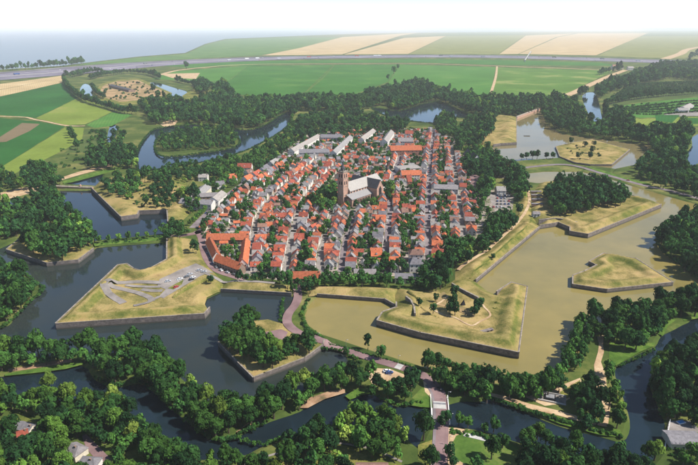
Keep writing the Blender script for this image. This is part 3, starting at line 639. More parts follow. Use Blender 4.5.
# bastion and rampart paths (right)
ribbon('bastion_path', [(448, 300), (440, 307), (432, 312), (440, 318), (455, 322), (470, 330), (480, 326), (490, 320), (484, 312), (480, 305)], 1.4, 'sand', .22, 2.5)
drape('bare_ground', [(434, 302), (444, 296), (449, 303), (446, 312), (438, 310)], 'dryfort', .2, 2.5)
drape('bare_ground', [(457, 309), (468, 313), (476, 320), (472, 323), (462, 318), (455, 314)], 'dryfort', .2, 2.5)
ribbon('rampart_path', [(458, 272), (480, 258), (502, 240), (520, 222), (528, 208), (529, 196), (524, 182), (512, 172)], 3.0, 'sand', .25, 4)
ribbon('rampart_path', [(470, 280), (490, 264), (510, 246), (528, 230), (533, 214)], 1.6, 'slopegrass', .28, 4)

# ------------------------------------------------------------------ town
TOWN = [(205, 240), (199, 232), (245, 182), (262, 166), (285, 150), (308, 134), (345, 129), (372, 127), (400, 128), (430, 129), (455, 138), (464, 162), (482, 188), (515, 190), (512, 215), (487, 228), (472, 242),
        (452, 262), (425, 276), (380, 276), (330, 278), (290, 282), (250, 276), (215, 268)]
HOUSETOWN = [(203, 238), (199, 230), (247, 181), (264, 167), (287, 152), (306, 140), (345, 131), (372, 129), (400, 130), (430, 131), (452, 140), (459, 160), (474, 188), (482, 210), (480, 226), (466, 240),
        (447, 258), (425, 271), (380, 273), (330, 274), (290, 277), (252, 274), (216, 267)]
HT = GP(HOUSETOWN, 1.2)
drape('town_ground', TOWN, 'townground', .06, 12)
STREETS = {
 'S1': [(193, 228), (205, 216), (218, 204), (232, 192), (244, 183.5), (256, 177), (268, 169), (280, 161)],
 'S2': [(246, 273), (250, 252), (254, 234), (258, 219), (266, 205), (280, 190.5), (296, 177), (312, 164.5), (322, 154), (328, 146)],
 'S3': [(285, 274), (289, 253), (293, 233), (297, 218), (302, 206), (309, 193), (319, 181), (330, 172), (338, 164)],
 'S3b': [(319, 272), (321, 253), (325, 238), (329, 224), (333, 213)],
 'S4': [(341, 272), (344, 249), (348, 233), (352, 219), (352, 210)],
 'S5': [(385, 273), (386, 247), (388, 229), (390, 211), (389, 196), (392, 180.5), (397, 165.5), (402, 150.5), (406, 138)],
 'S6': [(428, 273), (428, 251), (427.5, 226), (428, 201), (429, 176), (431, 155.5), (433, 138), (434, 129)],
 'S7': [(464, 242), (461, 220), (458, 201), (455.5, 181), (453, 161), (451, 146)],
 'X1': [(254, 233), (293, 231), (324, 236), (347, 236)],
 'X2': [(258, 219), (297, 216), (331, 214), (352, 214), (389, 214), (428, 213), (460, 214)],
 'X3': [(391, 184), (428, 183), (456, 184)],
 'X4': [(312, 164.5), (338, 163), (366, 162), (397, 164)],
 'X5': [(232, 192), (258, 196), (272, 198)],
}
SW = {}
for k, pts in STREETS.items():
    line = resample(smooth(GP(pts, 1.2), False, 5), 4); SW[k] = line
    ribbon('street', pts, 5.2 if k != 'S1' else 8, 'asphalt' if k in ('S4', 'S5', 'S6', 'S1') else 'paving', .16, 4)
ribbon('pavement', STREETS['S6'], 1.4, 'paving', .2, 4, shift=3.2)
ribbon('pavement', STREETS['S6'], 1.4, 'paving', .2, 4, shift=-3.2)
STP = np.array([p for k in SW for p in SW[k]])

OCC = []                                             # occupied discs (x, y, r)
def free(x, y, r):
    for a, b, q in OCC:
        if (a - x) ** 2 + (b - y) ** 2 < (r + q) ** 2: return False
    return True
def occ_line(a, b, r):
    L = math.hypot(b[0] - a[0], b[1] - a[1]); n = max(1, int(L / r))
    for k in range(n + 1): OCC.append((a[0] + (b[0] - a[0]) * k / n, a[1] + (b[1] - a[1]) * k / n, r))

def gable_walls(L, W, he, hr):
    x, y = L / 2, W / 2
    v = [(-x, -y, 0), (x, -y, 0), (x, y, 0), (-x, y, 0), (-x, -y, he), (x, -y, he), (x, y, he), (-x, y, he), (-x, 0, he + hr), (x, 0, he + hr)]
    f = [(0, 1, 5, 4), (2, 3, 7, 6), (1, 2, 6, 9, 5), (3, 0, 4, 8, 7), (4, 5, 9, 8), (7, 8, 9, 6)]
    return v, f
def gable_roof(L, W, he, hr, o=.35, t=.22, hip=0.0):
    x, y = L / 2 + o * .7, W / 2; s = hr / y; yo = y + o; z0 = he - o * s + .03; z1 = he + hr + .03; h = hip
    xr = x - h
    v = []
    for dz in (0, t):
        v += [(-x, -yo, z0 + dz), (x, -yo, z0 + dz), (xr, 0, z1 + dz), (-xr, 0, z1 + dz), (-x, yo, z0 + dz), (x, yo, z0 + dz)]
    f = [(6, 7, 8, 9), (9, 8, 11, 10), (1, 0, 3, 2), (2, 3, 4, 5), (0, 1, 7, 6), (5, 4, 10, 11)]
    if h > 0: f += [(7, 11, 8), (10, 6, 9), (1, 5, 11, 7), (4, 0, 6, 10)]
    else: f += [(1, 2, 8, 7), (2, 5, 11, 8), (3, 0, 6, 9), (4, 3, 9, 10)]
    return v, f
wm = MB(); wm.box(-.5, .5, -.06, .06, -.7, .7); WINDOW_ME = bpy.data.meshes.new('window'); WINDOW_ME.from_pydata(wm.v, [], wm.f); WINDOW_ME.materials.append(M['glass'])
cm = MB(); cm.box(-.35, .35, -.35, .35, -1.2, .9).box(-.45, .45, -.45, .45, .75, .95); CHIM_ME = bpy.data.meshes.new('chimney'); CHIM_ME.from_pydata(cm.v, [], cm.f); CHIM_ME.materials.append(WALLS['brown brick'])
dv = [(-.7, -1.2, 0), (.7, -1.2, 0), (.7, 1.2, 0), (-.7, 1.2, 0), (-.7, -1.2, 1.2), (.7, -1.2, 1.2), (.7, 1.2, 1.2), (-.7, 1.2, 1.2), (0, -1.2, 1.75), (0, 1.2, 1.75)]
DORM_ME = {}
def dormer_mesh(roof):
    if roof not in DORM_ME:
        me = bpy.data.meshes.new('dormer'); me.from_pydata(dv, [], [(0, 1, 5, 8, 4), (2, 3, 7, 9, 6), (1, 2, 6, 5), (3, 0, 4, 7), (5, 6, 9, 8), (7, 4, 8, 9)]); me.materials.append(WALLS['white']); me.materials.append(ROOFS[roof]); me.polygons.foreach_set('material_index', [0, 0, 0, 0, 1, 1]); me.update(); DORM_ME[roof] = me
    return DORM_ME[roof]
def add_windows(t, L, W, he, ang, per=3.2, maxn=2, rows=2):
    """windows on the two long sides and the gables that look towards the viewer's half of town"""
    best = []
    for side, (nx, ny, ln, off) in enumerate(((0, -1, L, W / 2), (0, 1, L, W / 2), (1, 0, W, L / 2), (-1, 0, W, L / 2))):
        wy = nx * math.sin(ang) + ny * math.cos(ang); best.append((wy, nx, ny, ln, off))
    best.sort()
    for wy, nx, ny, ln, off in best[:1]:
        n = max(1, min(maxn, int(ln / per)))
        for r in range(rows):
            z = he * (r + .55) / rows
            if z + .7 > he: continue
            for k in range(n):
                u = (k + .5) / n * ln - ln / 2
                o = link('window', WINDOW_ME, t, ((nx * (off + .03) + (u if ny else 0)), (ny * (off + .03) + (u if nx else 0)), z))
                o.rotation_euler[2] = 0 if ny else math.pi / 2
def house(name, label, cat, c, ang, L, W, he, hr, roof, wall, group=None, chim=1, hip=0.0, windows=True, z=None, per=3.2, maxn=2, rows=2):
    t = empty(name, (c[0], c[1], BASE + .05 if z is None else z), ang); tag(t, label, cat, group)
    v, f = gable_walls(L, W, he, hr if hip == 0 else .01); mesh('wall', v, f, WALLS[wall], t)
    v, f = gable_roof(L, W, he, hr, hip=hip); r = mesh('roof', v, f, ROOFS[roof], t)
    for k in range(chim):
        o = link('chimney', CHIM_ME, r, ((L / 2 - .9 - hip) * (1 if k == 0 else -1), W * .1 * (1 if k else -1), he + hr * .85))
    if windows: add_windows(t, L, W, he, ang, per, maxn, rows)
    if name == 'house' and hip == 0 and W > 5.5 and (int(c[0] * 7) % 5) < 2:
        sg = -1 if math.cos(ang) > 0 else 1; d = link('dormer', dormer_mesh(roof), r, (0, sg * W * .27, he + hr * .30)); d.rotation_euler[2] = 0 if sg < 0 else math.pi
    return t
def longhouse(name, label, a, b, W, he, hr, roof, wall, zt=7, cat='building', **kw):
    p, q = G(*a, zt), G(*b, zt); L = math.hypot(q[0] - p[0], q[1] - p[1]); ang = math.atan2(q[1] - p[1], q[0] - p[0])
    occ_line(p, q, W / 2 + 1)
    return house(name, label, cat, ((p[0] + q[0]) / 2, (p[1] + q[1]) / 2), ang, L, W, he, hr, roof, wall, **kw)

# ---- church
CHROOF = roofmat('whitish_slates', (.32, .305, .29), .12)
CH = G(343, 204.5, 1.2); CA = R(50)
church = empty('church', (CH[0], CH[1], BASE + .05), CA); tag(church, 'large brick church with tall square tower and pale nave roofs', 'church')
for k in range(8):
    r_ = 14; OCC.append((CH[0] + math.cos(CA) * (k * 9), CH[1] + math.sin(CA) * (k * 9), r_))
m = MB(); m.box(-3.8, 3.8, -3.8, 3.8, 0, 37)
for sx in (-1, 1):
    for sy in (-1, 1):
        m.box(*sorted((sx * 3.4, sx * 4.2)), *sorted((sy * 3.4, sy * 4.2)), 0, 30)
tw = m.build('tower', M['church_brick'], church)
for z in (11.5, 21, 30, 37.0): MB().box(-4.0, 4.0, -4.0, 4.0, z, z + .4).build('string_course', M['coping'], tw)
for i, (nx, ny) in enumerate(((-1, 0), (0, -1), (0, 1), (1, 0))):
    for u in (-1.5, 1.5):
        for zc, hh in ((33.4, 4.4), (25.5, 4)):
            m = MB(); mm = .7
            if nx: m.prism([(y, z) for y, z in ((u - mm, zc - hh / 2), (u + mm, zc - hh / 2), (u + mm, zc + hh / 2 - 1), (u, zc + hh / 2), (u - mm, zc + hh / 2 - 1))], 0, .12); vv = [(nx * (3.82 + z_), x_, y_) for x_, y_, z_ in m.v]
            else: m.prism([(y, z) for y, z in ((u - mm, zc - hh / 2), (u + mm, zc - hh / 2), (u + mm, zc + hh / 2 - 1), (u, zc + hh / 2), (u - mm, zc + hh / 2 - 1))], 0, .12); vv = [(x_, ny * (3.82 + z_), y_) for x_, y_, z_ in m.v]
            mesh('belfry_opening', vv, m.f, M['dark'], tw)
m = MB(); m.box(-4.2, 4.2, -4.2, 4.2, 37.5, 38.4); pr = m.build('parapet', M['coping'], church)
for sx in (-1, 1):
    for sy in (-1, 1):
        v = [(sx * 3.6 - .6, sy * 3.6 - .6, 38.4), (sx * 3.6 + .6, sy * 3.6 - .6, 38.4), (sx * 3.6 + .6, sy * 3.6 + .6, 38.4), (sx * 3.6 - .6, sy * 3.6 + .6, 38.4), (sx * 3.6, sy * 3.6, 41.6)]
        mesh('pinnacle', v, [(0, 1, 4), (1, 2, 4), (2, 3, 4), (3, 0, 4), (3, 2, 1, 0)], M['coping'], pr)
def cone(r0, r1, z0, z1, n=8, cx=0, cy_=0):
    v = [(cx + r0 * math.cos(2 * math.pi * k / n), cy_ + r0 * math.sin(2 * math.pi * k / n), z0) for k in range(n)] + [(cx + r1 * math.cos(2 * math.pi * k / n), cy_ + r1 * math.sin(2 * math.pi * k / n), z1) for k in range(n)]
    f = [(k, (k + 1) % n, n + (k + 1) % n, n + k) for k in range(n)] + [tuple(range(n, 2 * n)), tuple(range(n - 1, -1, -1))]
    return v, f
m = MB(); m.raw(*cone(2.6, 2.4, 38.6, 41)).raw(*cone(2.7, .9, 41, 44.5)).raw(*cone(.8, .7, 44.5, 46.2)).raw(*cone(.95, .1, 46.2, 50.5)); m.build('spire', ROOFS['dark slate'], church)
m = MB(); v, f = gable_walls(56, 12, 15.5, 8.5); m.raw([(x + 33, y, z) for x, y, z in v], f); nv = m.build('nave', M['church_brick'], church)
v, f = gable_roof(56, 12, 15.5, 8.5, .6, .3); mesh('nave_roof', [(x + 33, y, z) for x, y, z in v], f, CHROOF, church)
for sy in (-1, 1):
    m = MB(); m.box(-1, 35, *sorted((sy * 6.05, sy * 14)), 0, 8.0); ai = m.build('aisle', M['church_brick'], church)
    v = [(-1.4, sy * 14.6, 7.9), (35.4, sy * 14.6, 7.9), (35.4, sy * 6.05, 12.2), (-1.4, sy * 6.05, 12.2), (-1.4, sy * 14.6, 8.2), (35.4, sy * 14.6, 8.2), (35.4, sy * 6.05, 12.5), (-1.4, sy * 6.05, 12.5)]
    mesh('aisle_roof', v, [(0, 1, 2, 3), (7, 6, 5, 4), (0, 4, 5, 1), (1, 5, 6, 2), (3, 7, 4, 0), (2, 6, 7, 3)], CHROOF, church)
    for k in range(7):
        x = 2.2 + k * 5
        for yy, zc, hh, mm, pa in ((sy * 14.02, 4.4, 5.2, 1.05, ai), (sy * 6.02, 13.9, 2.6, .8, nv)):
            m = MB(); m.prism([(x - mm, zc - hh / 2), (x + mm, zc - hh / 2), (x + mm, zc + hh / 2 - 1), (x, zc + hh / 2), (x - mm, zc + hh / 2 - 1)], 0, .14)
            mesh('window', [(a, yy + sy * c_, b_) for a, b_, c_ in m.v], m.f, M['dark'], pa)
        m = MB(); m.box(x + 2.1, x + 2.9, *sorted((sy * 14, sy * 15.2)), 0, 7); m.build('buttress', M['church_brick'], ai)
v, f = gable_walls(40, 12, 14.5, 8.5); mesh('transept', [(-y + 41.5, x, z) for x, y, z in v], f, M['church_brick'], church)
v, f = gable_roof(40, 12, 14.5, 8.5, .5, .3); mesh('transept_roof', [(-y + 41.5, x, z + .06) for x, y, z in v], f, ROOFS['dark slate'], church)  # shade on the west slope put into the colour: darker slates than the nave
for sy in (-1, 1):
    m = MB(); m.prism([(39.2, 4), (43.8, 4), (43.8, 13), (41.5, 16.5), (39.2, 13)], 0, .15); mesh('window', [(a, sy * (20.02 + c_), b_) for a, b_, c_ in m.v], m.f, M['dark'], church)
m = MB(); m.raw(*cone(6, 6, 0, 15.4, 10, 61)); m.build('apse', M['church_brick'], church)
m = MB(); m.raw(*cone(6.7, .2, 15.4, 23.8, 10, 61)); m.build('apse_roof', CHROOF, church)
m = MB(); m.raw(*cone(12.5, 12.5, 0, 7, 12, 58)); m.build('ambulatory', M['church_brick'], church)
m = MB(); m.raw(*cone(13.1, 6.1, 7, 11, 12, 58)); m.build('ambulatory_roof', CHROOF, church)

# ---- barracks and other large buildings
longhouse('barracks', 'long barracks wing with pale roof slanting beside the trees, top left of town', (291, 152), (318, 137), 11, 6.5, 4.5, 'pale grey', 'white', maxn=10)
longhouse('barracks', 'grey-roofed barracks wing along the far edge of the courtyard', (321, 137.5), (342, 138), 13, 7, 4.5, 'grey slate', 'grey', maxn=8)
longhouse('barracks', 'pale-roofed barracks wing closing the right side of the courtyard', (333, 154), (350, 138), 11, 6.5, 4.5, 'pale grey', 'white', maxn=8)
longhouse('barracks', 'grey barracks wing on the near side of the yellow courtyard', (299, 153), (329, 152.5), 12, 7, 4.5, 'grey slate', 'grey', maxn=8)
drape('courtyard', [(317, 147.5), (322, 143.5), (336, 144), (334, 148.5)], 'sand', .12, 10)
longhouse('town_hall', 'long white-roofed building beside trees at the far edge of town', (361, 140), (373, 131), 11, 6, 4.5, 'pale grey', 'white', maxn=6)
longhouse('terrace', 'pale-roofed terrace slanting at the far edge of town', (384, 143), (391, 133), 12, 7, 5, 'pale grey', 'white', maxn=6)
longhouse('terrace', 'wide orange-roofed block at the far end of the straight street', (390, 151), (421, 150.5), 18, 8, 6, 'orange tile', 'red brick', maxn=8)
longhouse('terrace', 'long grey-roofed block behind the wide orange block', (398, 141.5), (413, 141.5), 15, 7, 5, 'grey slate', 'grey', maxn=8)
longhouse('terrace', 'red-roofed house on the far edge beside straight street', (405, 134), (413, 134), 12, 7, 5, 'red tile', 'white')
longhouse('hall', 'low hall with broad white flat roof among red houses', (397, 168), (418, 166.5), 22, 6, 1.0, 'pale grey', 'white', chim=0, cat='hall', maxn=6)
longhouse('terrace', 'long orange-roofed terrace just below the white flat hall', (401, 174.5), (421, 174), 12, 6, 5, 'orange tile', 'white', maxn=8)
longhouse('hall', 'long hall with rounded blue-grey roof right of the straight street', (434, 187), (458, 188), 17, 6, 3.2, 'grey slate', 'grey', chim=0, cat='hall', maxn=8)
longhouse('school', 'long low school block with grey roof behind avenue trees', (182, 202), (214, 204), 15, 7, 3.2, 'grey slate', 'white', cat='school', maxn=9)
longhouse('school', 'pale-roofed school wing beside the grassy hillock', (196, 196), (206, 187), 13, 6, 3.5, 'pale grey', 'cream', cat='school', maxn=4)
longhouse('school', 'grey-roofed school wing behind the long school block', (190, 196.5), (222, 195), 11, 6, 3, 'grey slate', 'brown brick', cat='school', maxn=8)
longhouse('school', 'white gabled school building at the corner of the avenue', (213, 203), (222, 195.5), 12, 8, 4, 'pale grey', 'white', cat='school', maxn=4)
longhouse('house', 'white house with pale roof among trees behind the school', (199, 176), (208, 176), 10, 5, 3.5, 'pale grey', 'white', cat='house')
longhouse('house', 'red-roofed house among trees on the north moat bank', (238, 167), (252, 167), 14, 6, 5, 'red tile', 'white', cat='house', maxn=4)
longhouse('house', 'orange-roofed white house at the upper end of the avenue', (228, 178), (236, 177), 11, 6, 4.5, 'orange tile', 'white', cat='house')
for i_, (a_, b_, rf_) in enumerate((((244, 179), (251, 176), 'orange tile'), ((253, 175), (259, 171.5), 'red tile'), ((261, 170), (267, 166), 'grey slate'), ((216, 184), (224, 183), 'grey slate'), ((246, 172.5), (252, 171), 'brown tile'), ((270, 163.5), (276, 160), 'pale grey'))):
    longhouse('house', 'white house with %s roof, %s from the right beside the avenue trees' % (rf_, ordinal([4, 3, 2, 6, 5, 1][i_])), a_, b_, 9, 5, 4, rf_, 'white', cat='house')
longhouse('terrace', 'straight orange-roofed terrace along top of the garden square', (207, 237), (249, 237), 7.6, 4.6, 4.5, 'orange tile', 'brown brick', maxn=12, chim=2)
longhouse('terrace', 'orange-roofed terrace on the left side of the garden square', (209.5, 240.5), (217, 256), 7.4, 4.6, 4.5, 'orange tile', 'white', maxn=6, chim=2)
longhouse('terrace', 'orange-roofed terrace at the near left corner of the garden square', (217, 258), (242, 267), 7.4, 4.6, 4.5, 'orange tile', 'brown brick', maxn=9, chim=2)
longhouse('terrace', 'orange-roofed terrace on the right side of the garden square', (246, 240.5), (243, 263), 7.4, 4.6, 4.5, 'orange tile', 'white', maxn=9, chim=2)
longhouse('terrace', 'long bright orange roof beside the town gate trees', (292, 275.5), (320, 275), 8, 5, 4, 'orange tile', 'brown brick', maxn=8)
longhouse('terrace', 'long grey shed roof behind the rampart tree row', (354, 270.5), (376, 270.5), 9, 4.5, 2.5, 'grey slate', 'grey', chim=0, maxn=6)
longhouse('terrace', 'long low grey roof beside the straight street, behind rampart trees', (395, 274.5), (423, 275.5), 8, 4.5, 2.5, 'grey slate', 'cream', chim=0, maxn=6)
longhouse('villa', 'white villa with grey hipped roof at the foot of the straight street', (409, 263), (423, 263), 12, 7, 3.5, 'grey slate', 'white', hip=3, cat='house', maxn=4)
longhouse('villa', 'white villa with reddish roof above the grey-roofed villa', (409, 254), (423, 254), 10, 7, 3, 'brown tile', 'white', hip=3, cat='house', maxn=4)
longhouse('chapel', 'long dark-roofed building with white gable among right-hand trees', (467, 155), (477, 161.5), 13, 7, 8, 'dark slate', 'white', cat='chapel', chim=0)
longhouse('pavilion', 'white pavilion with grey roof beside the right-hand car park', (496, 189), (505, 189), 12, 5, 4, 'pale grey', 'white', cat='house')
longhouse('hall', 'low building with white roof at the end of the right car park', (496, 211), (508, 211), 9, 4, 1.0, 'pale grey', 'white', cat='hall', chim=0)
longhouse('house', 'white house with grey roof beside moat bank trees, far right of town', (484, 131), (490, 131), 10, 6, 4, 'pale grey', 'white', cat='house')

# ---- rows of houses along the streets
SPEC = []
def pick(r):
    q = r.random()
    roof = 'orange tile' if q < .30 else 'red tile' if q < .54 else 'grey slate' if q < .74 else 'brown tile' if q < .82 else 'pale grey'
    q = r.random(); wall = 'white' if q < .55 else 'cream' if q < .68 else 'red brick' if q < .82 else 'brown brick' if q < .9 else 'grey'
    return roof, wall
HR = random.Random(11)
ROWN = {'S1': 'avenue', 'S2': 'main street', 'S3': 'gate street', 'S3b': 'short alley', 'S4': 'tower street', 'S5': 'street beside church', 'S6': 'straight street', 'S7': 'easternmost street',
        'X1': 'lower cross street', 'X2': 'middle cross street', 'X3': 'upper cross street', 'X4': 'far cross street', 'X5': 'short cross lane'}
def street_ok(x, y, r, own):
    d = np.hypot(STP[:, 0] - x, STP[:, 1] - y)
    return d.min() > r
for k in STREETS:
    line = SW[k]
    for sd in (1, -1):
        if k == 'S1' and sd == 1: continue
        i = 0; s = HR.uniform(0, 4); cum = [0]
        for a, b in zip(line, line[1:]): cum.append(cum[-1] + math.hypot(b[0] - a[0], b[1] - a[1]))
        while s < cum[-1] - 4:
            fr = HR.uniform(5.0, 8.6); dep = HR.uniform(7.2, 10.2)
            sm_ = s + fr / 2
            if sm_ > cum[-1]: break
            i = int(np.searchsorted(cum, sm_)) - 1; i = max(0, min(len(line) - 2, i))
            a, b = line[i], line[i + 1]; L = math.hypot(b[0] - a[0], b[1] - a[1]); ux, uy = (b[0] - a[0]) / L, (b[1] - a[1]) / L
            t = sm_ - cum[i]; ox, oy = -uy * sd, ux * sd
            set_ = (2.9 if k != 'S1' else 9) + HR.uniform(0, .5)
            cx, cy_ = a[0] + ux * t + ox * (set_ + dep / 2), a[1] + uy * t + oy * (set_ + dep / 2)
            s += fr + (.15 if HR.random() < .70 else HR.uniform(2, 8))
            r0 = min(fr, dep) * .40
            if not inpoly([cx], [cy_], HT)[0] or not free(cx, cy_, r0) or not street_ok(cx, cy_, dep / 2 + 1.6, k): continue
            an0 = HR.gauss(0, .06); roof, wall = pick(HR); along = HR.random() < .62; ang = math.atan2(uy, ux)
            he = HR.uniform(3.4, 5.6)
            if along: Lh, Wh, an = fr, dep * HR.uniform(.75, .95), ang + an0
            else: Lh, Wh, an = dep, fr - .1, ang + math.pi / 2 + an0
            SPEC.append([cx, cy_, an, Lh, Wh, he, Wh * .5 * HR.uniform(.8, 1.1), roof, wall, ROWN[k], sd, 'row'])
            OCC.append((cx, cy_, r0))
# infill houses and outbuildings in the blocks
a = np.array(HT); tries = 0
while tries < 1700:
    tries += 1
    x = HR.uniform(a[:, 0].min(), a[:, 0].max()); y = HR.uniform(a[:, 1].min(), a[:, 1].max())
    if not inpoly([x], [y], HT)[0]: continue
    Lh = HR.uniform(4.5, 8.5); Wh = HR.uniform(3.6, 5.6)
    if not free(x, y, Wh * .62): continue
    d = np.hypot(STP[:, 0] - x, STP[:, 1] - y); j = int(d.argmin())
    if d[j] < Lh / 2 + 4: continue
    q = STP[min(j + 1, len(STP) - 1)] - STP[max(j - 1, 0)]; ang = math.atan2(q[1], q[0]) + (math.pi / 2 if HR.random() < .5 else 0) + HR.gauss(0, .12)
    roof, wall = pick(HR); he = HR.uniform(2.5, 4.2)
    SPEC.append([x, y, ang, Lh, Wh, he, Wh * .5 * HR.uniform(.6, 1), roof, wall, 'back gardens', 0, 'infill'])
    OCC.append((x, y, Wh * .62 + (HR.uniform(0, 5) if HR.random() < .6 else 0)))
SPEC.sort(key=lambda s: -(s[3] * s[5]) / (s[1] ** 2))
near, farh = SPEC[:300], SPEC[300:]
near.sort(key=lambda s: s[1])
cnt = {}
for s in near:
    k = (s[9], s[10]); cnt[k] = cnt.get(k, 0) + 1; n = cnt[k]
    if s[11] == 'row':
        px = 'left' if (s[10] == 1) else 'right'
        if s[9].find('cross') >= 0: px = 'far' if s[10] == 1 else 'near'
        lab = '%s house, %s roof, %s from near end, %s side of %s' % (s[8], s[7], ordinal(n), px, s[9])
    else:
        lab = 'small %s house with %s roof in the back gardens, %s from the rampart' % (s[8], s[7], ordinal(n))
    house('house', lab, 'house', (s[0], s[1]), s[2], s[3], s[4], s[5], s[6], s[7], s[8], 'houses in the walled town', chim=1, windows=True)
keys = list(ROOFS); wk = list(WALLS)
def joined_houses(name, specs, label):
    v3 = []; f3 = []; mi = []
    mats = [ROOFS[k] for k in keys] + [WALLS[k] for k in wk] + [M['glass']]
    for s in specs:
        c, sn = math.cos(s[2]), math.sin(s[2])
        for (v, f), mt in ((gable_walls(s[3], s[4], s[5], s[6]), len(keys) + wk.index(s[8])), (gable_roof(s[3], s[4], s[5], s[6]), keys.index(s[7]))):
            n = len(v3); v3 += [(s[0] + x * c - y * sn, s[1] + x * sn + y * c, BASE + .05 + z) for x, y, z in v]
            f3 += [tuple(n + i for i in q) for q in f]; mi += [mt] * len(f)
        n = len(v3); m = MB(); m.box(-.4 + s[3] * .35, .4 + s[3] * .35, -.4, .4, s[5] + s[6] * .6, s[5] + s[6] + .9)
        v3 += [(s[0] + x * c - y * sn, s[1] + x * sn + y * c, BASE + z) for x, y, z in m.v]; f3 += [tuple(n + i for i in q) for q in m.f]; mi += [len(keys) + 3] * 6
    o = mesh(name, v3, f3, mats, None, mi); tag(o, label, 'houses', kind='stuff')
    return o
joined_houses('distant_houses', farh, 'packed small roofs of the farther blocks and yards in the walled town')
print('houses', len(SPEC))

# ------------------------------------------------------------------ trees
def crown_geo(seed, puffs, leaves, leaf, kind='round'):
    """leaf-sized faces on many small puffs spread through the crown's volume; returns verts, quads, tint per vert (crown of radius 1, z from 0 up)"""
    r = np.random.RandomState(seed); V = []; T = []
    cs = []
    for k in range(puffs):
        while True:
            p = r.uniform(-1, 1, 3)
            if p @ p < 1: break
        if k > puffs * .25: p = p / (np.linalg.norm(p) + 1e-6) * r.uniform(.55, .82)
        if kind == 'tall': c = np.array([p[0] * .62, p[1] * .62, 1.25 + p[2] * 1.15]); pr = r.uniform(.26, .42)
        elif kind == 'cone':
            h = r.uniform(0, 1) ** 1.3; q = (1 - h) * .72; an = r.uniform(0, 6.28); c = np.array([math.cos(an) * q * r.uniform(.5, 1), math.sin(an) * q * r.uniform(.5, 1), .25 + h * 2.6]); pr = .16 + .28 * (1 - h)
        elif kind == 'shrub': c = np.array([p[0] * .75, p[1] * .75, .42 + p[2] * .34]); pr = r.uniform(.26, .42)
        else: c = np.array([p[0] * .78, p[1] * .78, .88 + p[2] * .62 - .12 * (p[0] ** 2 + p[1] ** 2)]); pr = r.uniform(.26, .46)
        cs.append((c, pr, r.uniform(-.2, .2)))
    for c, pr, tt in cs:
        n = leaves
        d = r.normal(size=(n, 3)); d /= np.linalg.norm(d, axis=1)[:, None]; d[:, 2] = np.where(d[:, 2] < -.35, -d[:, 2], d[:, 2])
        pos = c + d * pr * r.uniform(.72, 1.05, (n, 1))
        nrm = d + r.normal(size=(n, 3)) * .28; nrm /= np.linalg.norm(nrm, axis=1)[:, None]
        up = np.cross(nrm, r.normal(size=(n, 3))); up /= np.linalg.norm(up, axis=1)[:, None]; rt = np.cross(nrm, up)
        s = leaf * r.uniform(.7, 1.35, (n, 1))
        q = np.stack([pos - up * s - rt * s * .7, pos - up * s * .2 + rt * s, pos + up * s + rt * s * .3, pos + up * s * .3 - rt * s], 1)
        V.append(q.reshape(-1, 3)); T.append(np.repeat(tt + r.uniform(-.07, .07, n) + .06 * d[:, 2], 4))
    V = np.concatenate(V); T = np.concatenate(T)
    F = np.arange(len(V)).reshape(-1, 4)
    return V, F, T
def trunk_geo(seed, top=1.3, r0=.075, n=6):
    r = np.random.RandomState(seed); V = []; F = []
    def tube(a, b, ra, rb):
        a = np.array(a, float); b = np.array(b, float); d = b - a; d /= np.linalg.norm(d); e = np.cross(d, (.3, .9, .1)); e /= np.linalg.norm(e); g = np.cross(d, e); k0 = len(V)
        for p, q in ((a, ra), (b, rb)):
            for k in range(n): an = 6.2832 * k / n; V.append(tuple(p + (e * math.cos(an) + g * math.sin(an)) * q))
        for k in range(n): F.append((k0 + k, k0 + (k + 1) % n, k0 + n + (k + 1) % n, k0 + n + k))
    tube((0, 0, -.12), (0, 0, .55), r0 * 1.25, r0 * .8); tube((0, 0, .55), (.03, .02, top), r0 * .8, r0 * .25)
    for k in range(4):
        an = k * 1.6 + r.uniform(0, .6); z = .5 + .12 * k
        tube((0, 0, z), (math.cos(an) * .5, math.sin(an) * .5, z + .45), r0 * .45, r0 * .12)
    return np.array(V), F
KINDS = ['round', 'round', 'round', 'round', 'tall', 'cone']
def me_from(name, V, F, T, mat):
    me = bpy.data.meshes.new(name); me.from_pydata(V.tolist(), [], [tuple(f) for f in F]); me.materials.append(mat)
    if T is not None:
        at = me.attributes.new('tint', 'FLOAT', 'POINT'); at.data.foreach_set('value', T.astype(np.float32))
    me.update(); return me
NEARC = [crown_geo(100 + i, 26 if k != 'cone' else 30, 64, .085, k) for i, k in enumerate(KINDS)]
MIDC = [crown_geo(200 + i, 15, 17, .16, k) for i, k in enumerate(KINDS)]
SHRUBC = [crown_geo(300 + i, 9, 16, .17, 'shrub') for i in range(3)]
TRK = [trunk_geo(400 + i) for i in range(3)]
ZLIFT = {'round': .42, 'tall': .3, 'cone': .18}
TREES = []; SHRUBS = []
TR = random.Random(5)
def tone(t): return 'dark green' if t < .32 else 'mid green' if t < .58 else 'light green'
def add_tree(x, y, rad, t, area_, kind=None, sq=1.0):
    k = kind if kind is not None else TR.choice([0, 1, 2, 3, 0, 1, 2, 3, 4])
    TREES.append(dict(x=x, y=y, r=rad, t=t, a=area_, k=k, rot=TR.uniform(0, 6.28), sq=sq * TR.uniform(.98, 1.5)))
